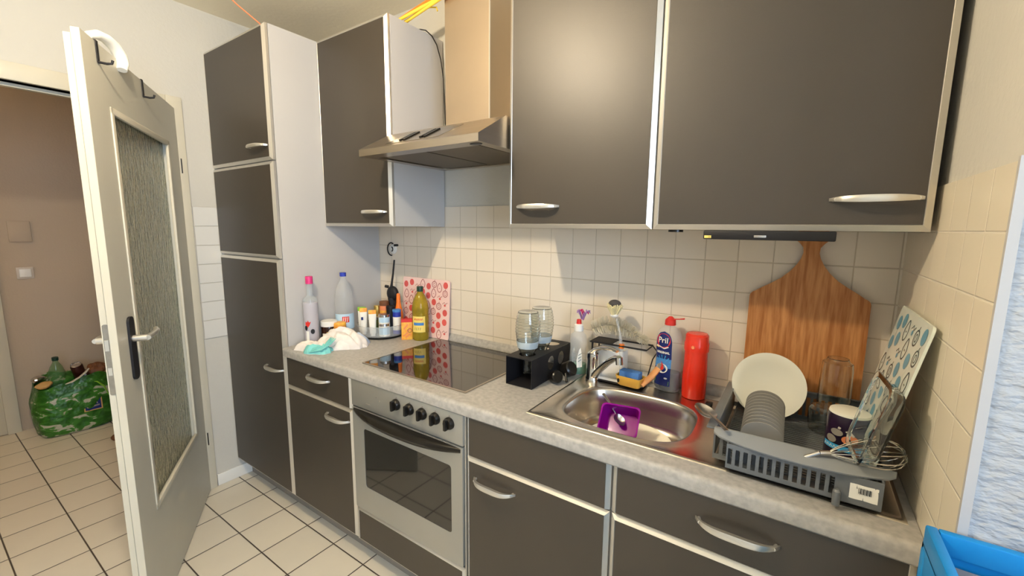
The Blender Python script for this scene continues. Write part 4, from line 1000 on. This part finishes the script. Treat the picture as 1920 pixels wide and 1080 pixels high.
g = G(); slotwall(g, lambda u, v, d: (KX1+d, KY0+u, KZ+.004+v), KY1-KY0, .07, 16); g.box(KX1-.003, KX1+.010, KY0, KY1, KZ+.073, KZ+.079, bev=.002); g.obj('right_wall', 'greypl', t, world=True)
g = G(); slotwall(g, lambda u, v, d: (KX0+u, KY0+d, KZ+.004+v), KX1-KX0, .074, 18); g.box(KX0, KX0+.20, KY0-.003, KY0+.009, KZ+.076, KZ+.083, 1, bev=.002); g.obj('front_rail', ['greypl', 'greypl_l'], t, world=True)
g = G(); slotwall(g, lambda u, v, d: (1.856+u, -.522+d, KZ+.012+v), .205, .058, 13); g.box(1.856, 2.134, -.522, KY0-.002, KZ+.010, KZ+.013); g.box(2.061, 2.134, -.5235, -.5205, KZ+.012, KZ+.07)
g.box(1.856, 1.859, -.522, KY0, KZ+.012, KZ+.07); g.box(2.131, 2.134, -.522, KY0, KZ+.012, KZ+.07); g.obj('cutlery_basket', 'greypl', t, world=True)
g = G(); lip = []
N = 24
topc = [(1.822+.334*k/N, -.483) for k in range(N+1)]; 
def lipz(f): return KZ+.079+.004*math.sin(PI*f)
a, b, c = [], [], []
for k in range(N+1):
    f = k/N; w = .060*math.sin(PI*min(1, max(0, f)))**.55+.001; x = 1.822+.334*f
    a.append(g.V(x, -.482, lipz(f)+.004)); b.append(g.V(x, -.482-w, lipz(f)-.006)); c.append(g.V(x, -.482-w*.95, lipz(f)-.010)); 
    if k: 
        g.F([a[k-1], a[k], b[k], b[k-1]]); g.F([b[k-1], b[k], c[k], c[k-1]])
cc = [g.V(v.co.x, -.482, v.co.z-.004) for v in a]
for k in range(N): g.F([a[k], cc[k], cc[k+1], a[k+1]]); g.F([c[k], c[k+1], cc[k+1], cc[k]])
g.obj('curved_lip', 'greypl_l', t, world=True)
g = G(); g.lathe([(0, 0), (.007, 0), (.007, .03), (.004, .034), (0, .034)], seg=14); o_ = G(); o_.merge(g, T(2.062, -.532, KZ+.004)); o_.obj('peg', 'greypl', t, world=True)
g = G(); g.patch(lambda a_, b_: (2.082+.045*a_, -.5242-.0008*math.sin(9*a_+3*b_), KZ+.024+.032*b_), 8, 4, 0)
for k in range(9): g.box(2.096+k*.0024, 2.0968+k*.0024+(.0006 if k % 2 else 0), -.5262, -.5256, KZ+.038, KZ+.05, 1)
g.obj('price_sticker', ['paper', 'mattblack'], t, world=True)

# plates
t = thing('dinner_plate', 'large white dinner plate standing upright at the back of the dish rack', 'plate', (1.912, -.134, .970), (math.radians(77), 0, math.radians(4)))
g = G(); plate(g, .095, .014, .003); o_ = g.obj('plate_body', 'porcelain', t)
names_ = ['frontmost', 'second from the front', 'third from the front', 'fourth from the front', 'fifth from the front', 'middle one', 'fifth from the back', 'fourth from the back', 'third from the back', 'second from the back', 'rearmost']
first = None
for i in range(11):
    f = i/10; zt = .962+.030*f; yt = -.405+.155*f; tilt = -14; r_ = .047
    ct, st = math.cos(math.radians(tilt)), math.sin(math.radians(tilt))
    loc = (1.918-.004*f, yt-r_*st, zt-r_*ct)
    lab = 'small grey plate standing in the dish rack, '+names_[i]+' of the row'
    if first is None:
        first = thing('side_plate', lab, 'plate', loc, (0, 0, 0), 'small grey plates in the dish rack')
        g = G(); g.lathe([(0, 0), (r_*.6, 0), (r_*.66, .0006), (r_*.97, .0030), (r_, .0038), (r_, .0052), (r_*.96, .0052), (r_*.64, .0026), (0, .002)], seg=44); g.obj('plate_body', 'greyplate', first)
        o = first
    else:
        o = copy_tree(first); o.location = loc; o['label'] = lab
    o.rotation_euler = (math.radians(90-tilt), 0, 0)
# tall jar upside down
def jar(name, label, cat, x, y, z, prof, m_, th=.0022):
    t = thing(name, label, cat, (x, y, z))
    inn = [(max(0, r_-th), zz) for r_, zz in prof]
    g = G(); g.lathe(prof, seg=36); g.lathe([(r_, min(zz, prof[-1][1]-th)) for r_, zz in inn][::-1], seg=36); g.obj('glass_body', m_, t, recalc=False); return t
ZR = KZ+.012
jar('glass_jar', 'tall clear glass jar upside down behind the dark mug', 'jar', 2.068, -.150, .955, [(.037, 0), (.0375, .01), (.036, .10), (.034, .118), (.026, .124), (.024, .130), (0, .130)], 'glass')
jar('drinking_glass', 'clear tumbler upside down under the tall jar in the dish rack', 'glass', 2.050, -.175, ZR, [(.026, 0), (.034, .008), (.037, .035), (.036, .065), (.030, .074), (0, .075)], 'glass')
# dark mug upside down
t = thing('mug', 'dark printed mug upside down with pale base and blue band of lettering', 'mug', (2.090, -.310, ZR), (0, 0, math.radians(4))); t.scale = (1.1, 1.1, 1.06)
Pm = [(.0385, 0), (.040, .003), (.039, .10), (.037, .108)]
g = G(); g.lathe([(0, .102)]+[(.036, .10), (.0365, .002)]+Pm+[(.036, .112), (.033, .1135)], seg=40); b_ = g.obj('mug_body', 'mugp', t)
g = G(); g.lathe([(.0372, .108), (.036, .1128), (.033, .1142), (0, .1128)], seg=40); g.obj('foot', 'porcelain', t)
g = G(); f_ = surf(Pm, -110, 1, .0008); f4 = surf(Pm, -110, 1, .0016); labelpatch(g, f_, -.04, .036, .030, .042, 0, 18); [g.ribbon([(-.036+k*.007, .033), (-.034+k*.007, .039), (-.031+k*.007, .034)], .0015, f4, 1, False) for k in range(5)]
g.disk(-.012, .07, .012, .008, f_, 2, 14); g.disk(.012, .058, .014, .010, f_, 3, 14); g.disk(-.022, .052, .011, .009, f_, 2, 14); g.ribbon([(-.01, .082), (.01, .076), (.018, .066)], .005, f_, 4, False)
g.obj('print', ['cyan', 'paper', 'plinth', 'salmon', 'lav'], t, recalc=False)
# blue patterned board leaning on the right wall
t = thing('glass_cutting_board', 'cream glass cutting board with blue fruit pattern leaning on the right wall', 'cutting board', (2.112, -.322, KZ+.0135), (0, math.radians(11.2), 0))
g = G(); BW, BH = .30, .372
g.prism(rrect(-BW/2, BW/2, 0, BH, .012), lambda u, v, d: (-d, u, v), 0, .005)
fruit(g, lambda u, v: (-.0056, BW/2-.008-u, v+.006), BW-.016, BH-.012, 8, 1, 2, 1.05)
g.obj('glass_panel', ['blueboard', 'darkteal', 'tealink'], t)
# glass dish
t = thing('glass_baking_dish', 'rectangular clear glass baking dish propped against the blue patterned board', 'dish', (2.116, -.462, .953), (0, math.radians(13.0), math.radians(4)))
g = G(); rings = []
for hx, hy_, z in ((.070, .054, 0), (.074, .058, .003), (.080, .063, .026), (.088, .071, .028), (.088, .071, .031), (.078, .061, .030), (.072, .056, .006), (.068, .052, .0035)):
    rings.append([g.V(-z-.004, v, .088+u) for u, v in rrect(-hx, hx, -hy_, hy_, .022, 6)])
for a, b in zip(rings, rings[1:]):
    for k in range(len(a)): g.F([a[k], a[(k+1) % len(a)], b[(k+1) % len(a)], b[k]])
g.F(rings[0]); g.F(rings[-1]); g.obj('glass_body', 'glass', t)
# whisk and ladle spoon on the lip
t = thing('whisk', 'steel balloon whisk lying across the curved lip of the dish rack', 'whisk', (2.036, -.500, KZ+.094), (0, math.radians(-6), math.radians(22)))
g = G(); g.cyl((-.008, 0, 0), (.012, 0, 0), .0055, .005, 14); g.tube([(-.05, .004, -.020), (-.03, .001, -.009), (-.008, 0, 0)], .0045, 12); g.obj('handle', 'silver', t)
for k in range(5):
    a = PI*k/5+.2; g = G(); pts = []
    for j in range(25):
        s_ = j/24; side = 1 if s_ < .5 else -1; q = 2*min(s_, 1-s_)
        x = .010+.135*(1-math.cos(PI*q))/2; w = .034*math.sin(PI*q**1.5)*side if 0 < q < 1 else 0
        pts.append((x, w*math.cos(a)+.003*side*math.cos(a)*(1-q), w*math.sin(a)*.85))
    g.tube(pts, .0011, 6); g.obj('wire_loop', 'chrome', t)
t = thing('serving_spoon', 'large steel spoon poking out over the left end of the dish rack', 'spoon', (1.852, -.505, KZ+.088), (0, math.radians(-9), math.radians(132)))
g = G(); k = G(); spoon(k, .125, .070, .023); g.merge(k); g.obj('spoon_body', 'silver', t)

# ================================================================== CRATES by the right wall
def crate(z, lab):
    t = thing('drinks_crate', lab, 'crate', (2.355, -.855, z), (0, 0, 0), 'blue drinks crates stacked by the wall')
    hx, hy_, H, w = .20, .145, .325, .014
    g = G()
    for s_ in (-1, 1):
        xa = s_*hx; xb = s_*(hx-.006)
        g.box(min(xa, xb), max(xa, xb), -hy_, hy_, .0, H-.11); g.box(min(xa, xb), max(xa, xb), -hy_, -hy_+.09, H-.11, H-.03); g.box(min(xa, xb), max(xa, xb), hy_-.09, hy_, H-.11, H-.03)
        ya = s_*hy_; yb = s_*(hy_-.006); g.box(-hx, hx, min(ya, yb), max(ya, yb), 0, H-.03)
        g.box(s_*hx if s_ < 0 else s_*(hx-w), s_*(hx-w) if s_ < 0 else s_*hx, -hy_, hy_, H-.035, H, bev=.003)
        g.box(-hx+w, hx-w, s_*hy_ if s_ < 0 else s_*(hy_-w), s_*(hy_-w) if s_ < 0 else s_*hy_, H-.035, H, bev=.003)
    g.box(-hx, hx, -hy_, hy_, 0, .008)
    for s_ in (-1, 1):
        for q in (-1, 1):
            ex, ey = s_*(hx+.001), q*(hy_+.001); g.box(ex, ex-s_*.022, ey, ey-q*.022, .0005, H-.037, bev=.003)
    g.obj('crate_body', 'crate', t)
    g = G(); g.box(-.006, .006, -hy_+.006, hy_-.006, .008, .2); g.obj('divider', 'crate', t)
    return t
crate(0, 'blue plastic drinks crate, lowest of the stack by the rough white wall')
crate(.327, 'blue plastic drinks crate, middle of the stack by the rough white wall')
crate(.654, 'open blue plastic drinks crate, topmost of the stack by the rough white wall')
t = thing('grey_cloth_pad', 'grey cloth bundle lying inside the topmost blue crate', 'cloth', (2.355, -.855, .905))
g = G(); g.patch(lambda a, b: (-.18+.36*a, -.125+.25*b, .030+.012*noise.noise(Vector((a*4, b*4, 2)))), 20, 16); g.box(-.18, .18, -.125, .125, -.01, .018); g.obj('bundle', mat('grey_felt', '#8c8a90', .9, bump=(200, .4, .002)), t)
g = G()
for k in range(6): g.tube([(2.185+.010*k, -.815+.006*math.sin(k), .940), (2.196+.010*k, -.832, .958), (2.21+.010*k, -.85, .940)], .0075, 8)
tag(g.obj('orange_net', mat('coral_net', '#d9563b', .6)), 'coral red net bundle on the grey cloth in the top crate', 'net')

# ================================================================== GREEN BAG in the hall
t = thing('shopping_bag', 'bulging green and white shopping bag of empties on the hall floor', 'bag', (-2.19, -.93, 0))
g = G(); rings = []; N = 64
def bagring(f, sh=1.0):
    z = .002+.36*f; out = []
    for k in range(N):
        a = 2*PI*k/N; c_, s_ = math.cos(a), math.sin(a); q = (abs(c_)**3.4+abs(s_)**3.4)**(-1/3.4)
        bulge = .86+.16*math.sin(PI*min(1, f*.9+.08)); n_ = noise.noise(Vector((c_*2.2, s_*2.2, f*4)))*.05+noise.noise(Vector((c_*6, s_*6, f*11)))*.018
        x = (.150*c_*q)*(bulge+n_)*sh; y = (.205*s_*q)*(bulge+n_)*sh
        out.append((x, y, z+(.03*math.sin(2*a+.6)*f*f+.02*noise.noise(Vector((c_*3, s_*3, 1)))*f)))
    return out
for f in [0, .03, .1, .2, .3, .4, .5, .6, .7, .8, .88, .95, 1.0]: rings.append([g.V(*p) for p in bagring(f, .93 if f == 0 else 1)])
for f in (.97, .8, .6): rings.append([g.V(*p) for p in bagring(f, .95)])
for a, b in zip(rings, rings[1:]):
    for k in range(N): g.F([a[k], a[(k+1) % N], b[(k+1) % N], b[k]])
g.F(rings[0]); g.F(rings[-1]); g.obj('bag_body', 'bag', t, sharp=80)
g = G(); g.box(.1475, .1505, .015, .110, .135, .225, 1); g.box(.1505, .1515, .022, .103, .142, .218, 0); g.ribbon([(.04+.0225*math.cos(math.radians(a))+.0225, .178+.022*math.sin(math.radians(a))) for a in range(0, 181, 20)], .006, lambda u, v: (.1522, u, v), 2, False)
g.ribbon([(.03, .162), (.095, .168)], .010, lambda u, v: (.1522, u, v), 2, False); g.obj('logo_patch', ['navy', 'tan', 'plinth'], t)
g = G(); g.tube([(.12, .06, .345), (.135, .10, .33), (.145, .13, .29), (.142, .15, .22)], [.006, .010, .012, .006], 8, flat=.4); g.obj('strap', 'limelab', t)
def inbag(name, label, cat, loc, rot, fn, group=None):
    t = thing(name, label, cat, loc, tuple(math.radians(v) for v in rot), group); fn(t); return t
def b1(t):
    g = G(); g.lathe([(0, 0), (.04, 0), (.042, .01), (.042, .16), (.03, .2), (.014, .235), (.013, .25)], seg=24); g.obj('bottle_shell', 'petgreen', t)
    g = G(); g.lathe([(0, .248), (.0165, .248), (.0165, .268), (0, .268)], seg=18); g.obj('cap', 'darkgreen', t)
inbag('plastic_bottle', 'green plastic bottle with dark cap standing in the green bag', 'bottle', (-2.16, -1.005, .27), (0, 8, 0), b1)
def c1(t):
    g = G(); g.lathe([(0, 0), (.026, 0), (.032, .008), (.032, .10), (.027, .11)], seg=24); g.obj('can_body', 'can', t)
    g = G(); g.lathe([(.027, .110), (.0285, .113), (.026, .114), (.024, .108), (0, .108)], seg=24); g.obj('can_top', 'silver', t)
inbag('drink_can', 'dark drink can with silver top, uppermost in the green bag', 'can', (-2.13, -.895, .37), (12, 25, 0), c1, 'drink cans in the bag')
inbag('drink_can', 'brown drink can lying with its end forward below the upright can', 'can', (-2.20, -.86, .365), (0, 82, -20), c1, 'drink cans in the bag')
def p1(m_, s_, seed):
    def f(t):
        g = G(); g.ball((0, 0, 0), .05, 24, sc=s_)
        for v in g.bm.verts: v.co *= 1+.35*noise.noise(v.co*28+Vector((seed, 0, 0)))
        g.obj('crumple', m_, t, sharp=20)
    return f
inbag('cardboard_scrap', 'crumpled tan cardboard at the left edge of the green bag', 'cardboard', (-2.10, -1.075, .365), (0, 20, 0), p1('tan', (.6, .8, .5), 1))
inbag('paper_bag', 'crumpled brown paper bag behind the cans in the green bag', 'paper bag', (-2.18, -.80, .39), (0, 0, 0), p1('brown', (1.2, 1.1, .9), 5))
inbag('can_crushed', 'crushed silver can at the top left of the green bag', 'can', (-2.19, -1.085, .395), (0, 0, 0), p1('silver', (.8, .7, .45), 8))
inbag('green_wrapper', 'crumpled dark green wrapper in the middle of the bag opening', 'wrapper', (-2.20, -.96, .36), (0, 0, 0), p1('bag', (1.7, 2.0, .9), 3))
g = G(); g.tube([(-2.05, -.985, .357), (-2.045, -.955, .365), (-2.05, -.915, .385), (-2.06, -.88, .41), (-2.07, -.86, .43)], [.006, .014, .012, .014, .008], 10, flat=.4)
tag(g.obj('white_wrapper', 'trimp'), 'long white wrapper strip folded over the front of the green bag', 'wrapper')
g = G(); g.ball((0, 0, .022), .03, 20, sc=(1, 1.1, .72))
for v in g.bm.verts: v.co *= 1+.2*noise.noise(v.co*40)
for v in g.bm.verts: v.co.z = max(.001, v.co.z)
o = g.obj('brown_scrap', 'brown'); o.location = (-1.70, -.835, 0); tag(o, 'small brown crumpled scrap on the hall tiles by the door', 'scrap')

t = thing('hall_fill_lamp', 'added globe fill lamp, out of view, warming the hall beyond the open door', 'lamp', (-1.45, -2.3, CE))  # added lamp, out of view, to warm and brighten the hall
g = G(); g.lathe([(0, 0), (.06, 0), (.06, -.02), (.03, -.04), (0, -.04)], seg=24); g.obj('base', 'socket', t)
g = G(); g.ball((0, 0, -.11), .08, 28); g.obj('globe', mat('hall_fill_glow', '#fff0d8', .4, emit=((1.0, .88, .74), 42.0)), t)
# ================================================================== CEILING LAMP (lights the room)
t = thing('pendant_lamp', 'bare warm bulb hanging on a short cord from the kitchen ceiling', 'lamp', (BULB[0], BULB[1], CE))
g = G(); g.lathe([(0, 0), (.05, 0), (.045, -.02), (.01, -.03), (0, -.03)], seg=24); g.cyl((0, 0, -.03), (0, 0, BULB[2]+.075-CE), .003); g.obj('cord', 'socket', t)
g = G(); g.lathe([(0, BULB[2]+.08-CE), (.018, BULB[2]+.08-CE), (.02, BULB[2]+.035-CE), (0, BULB[2]+.035-CE)], seg=20); g.obj('socket', 'socket', t)
g = G(); g.ball((0, 0, BULB[2]-CE), .038, 24); g.obj('bulb', 'bulb', t)
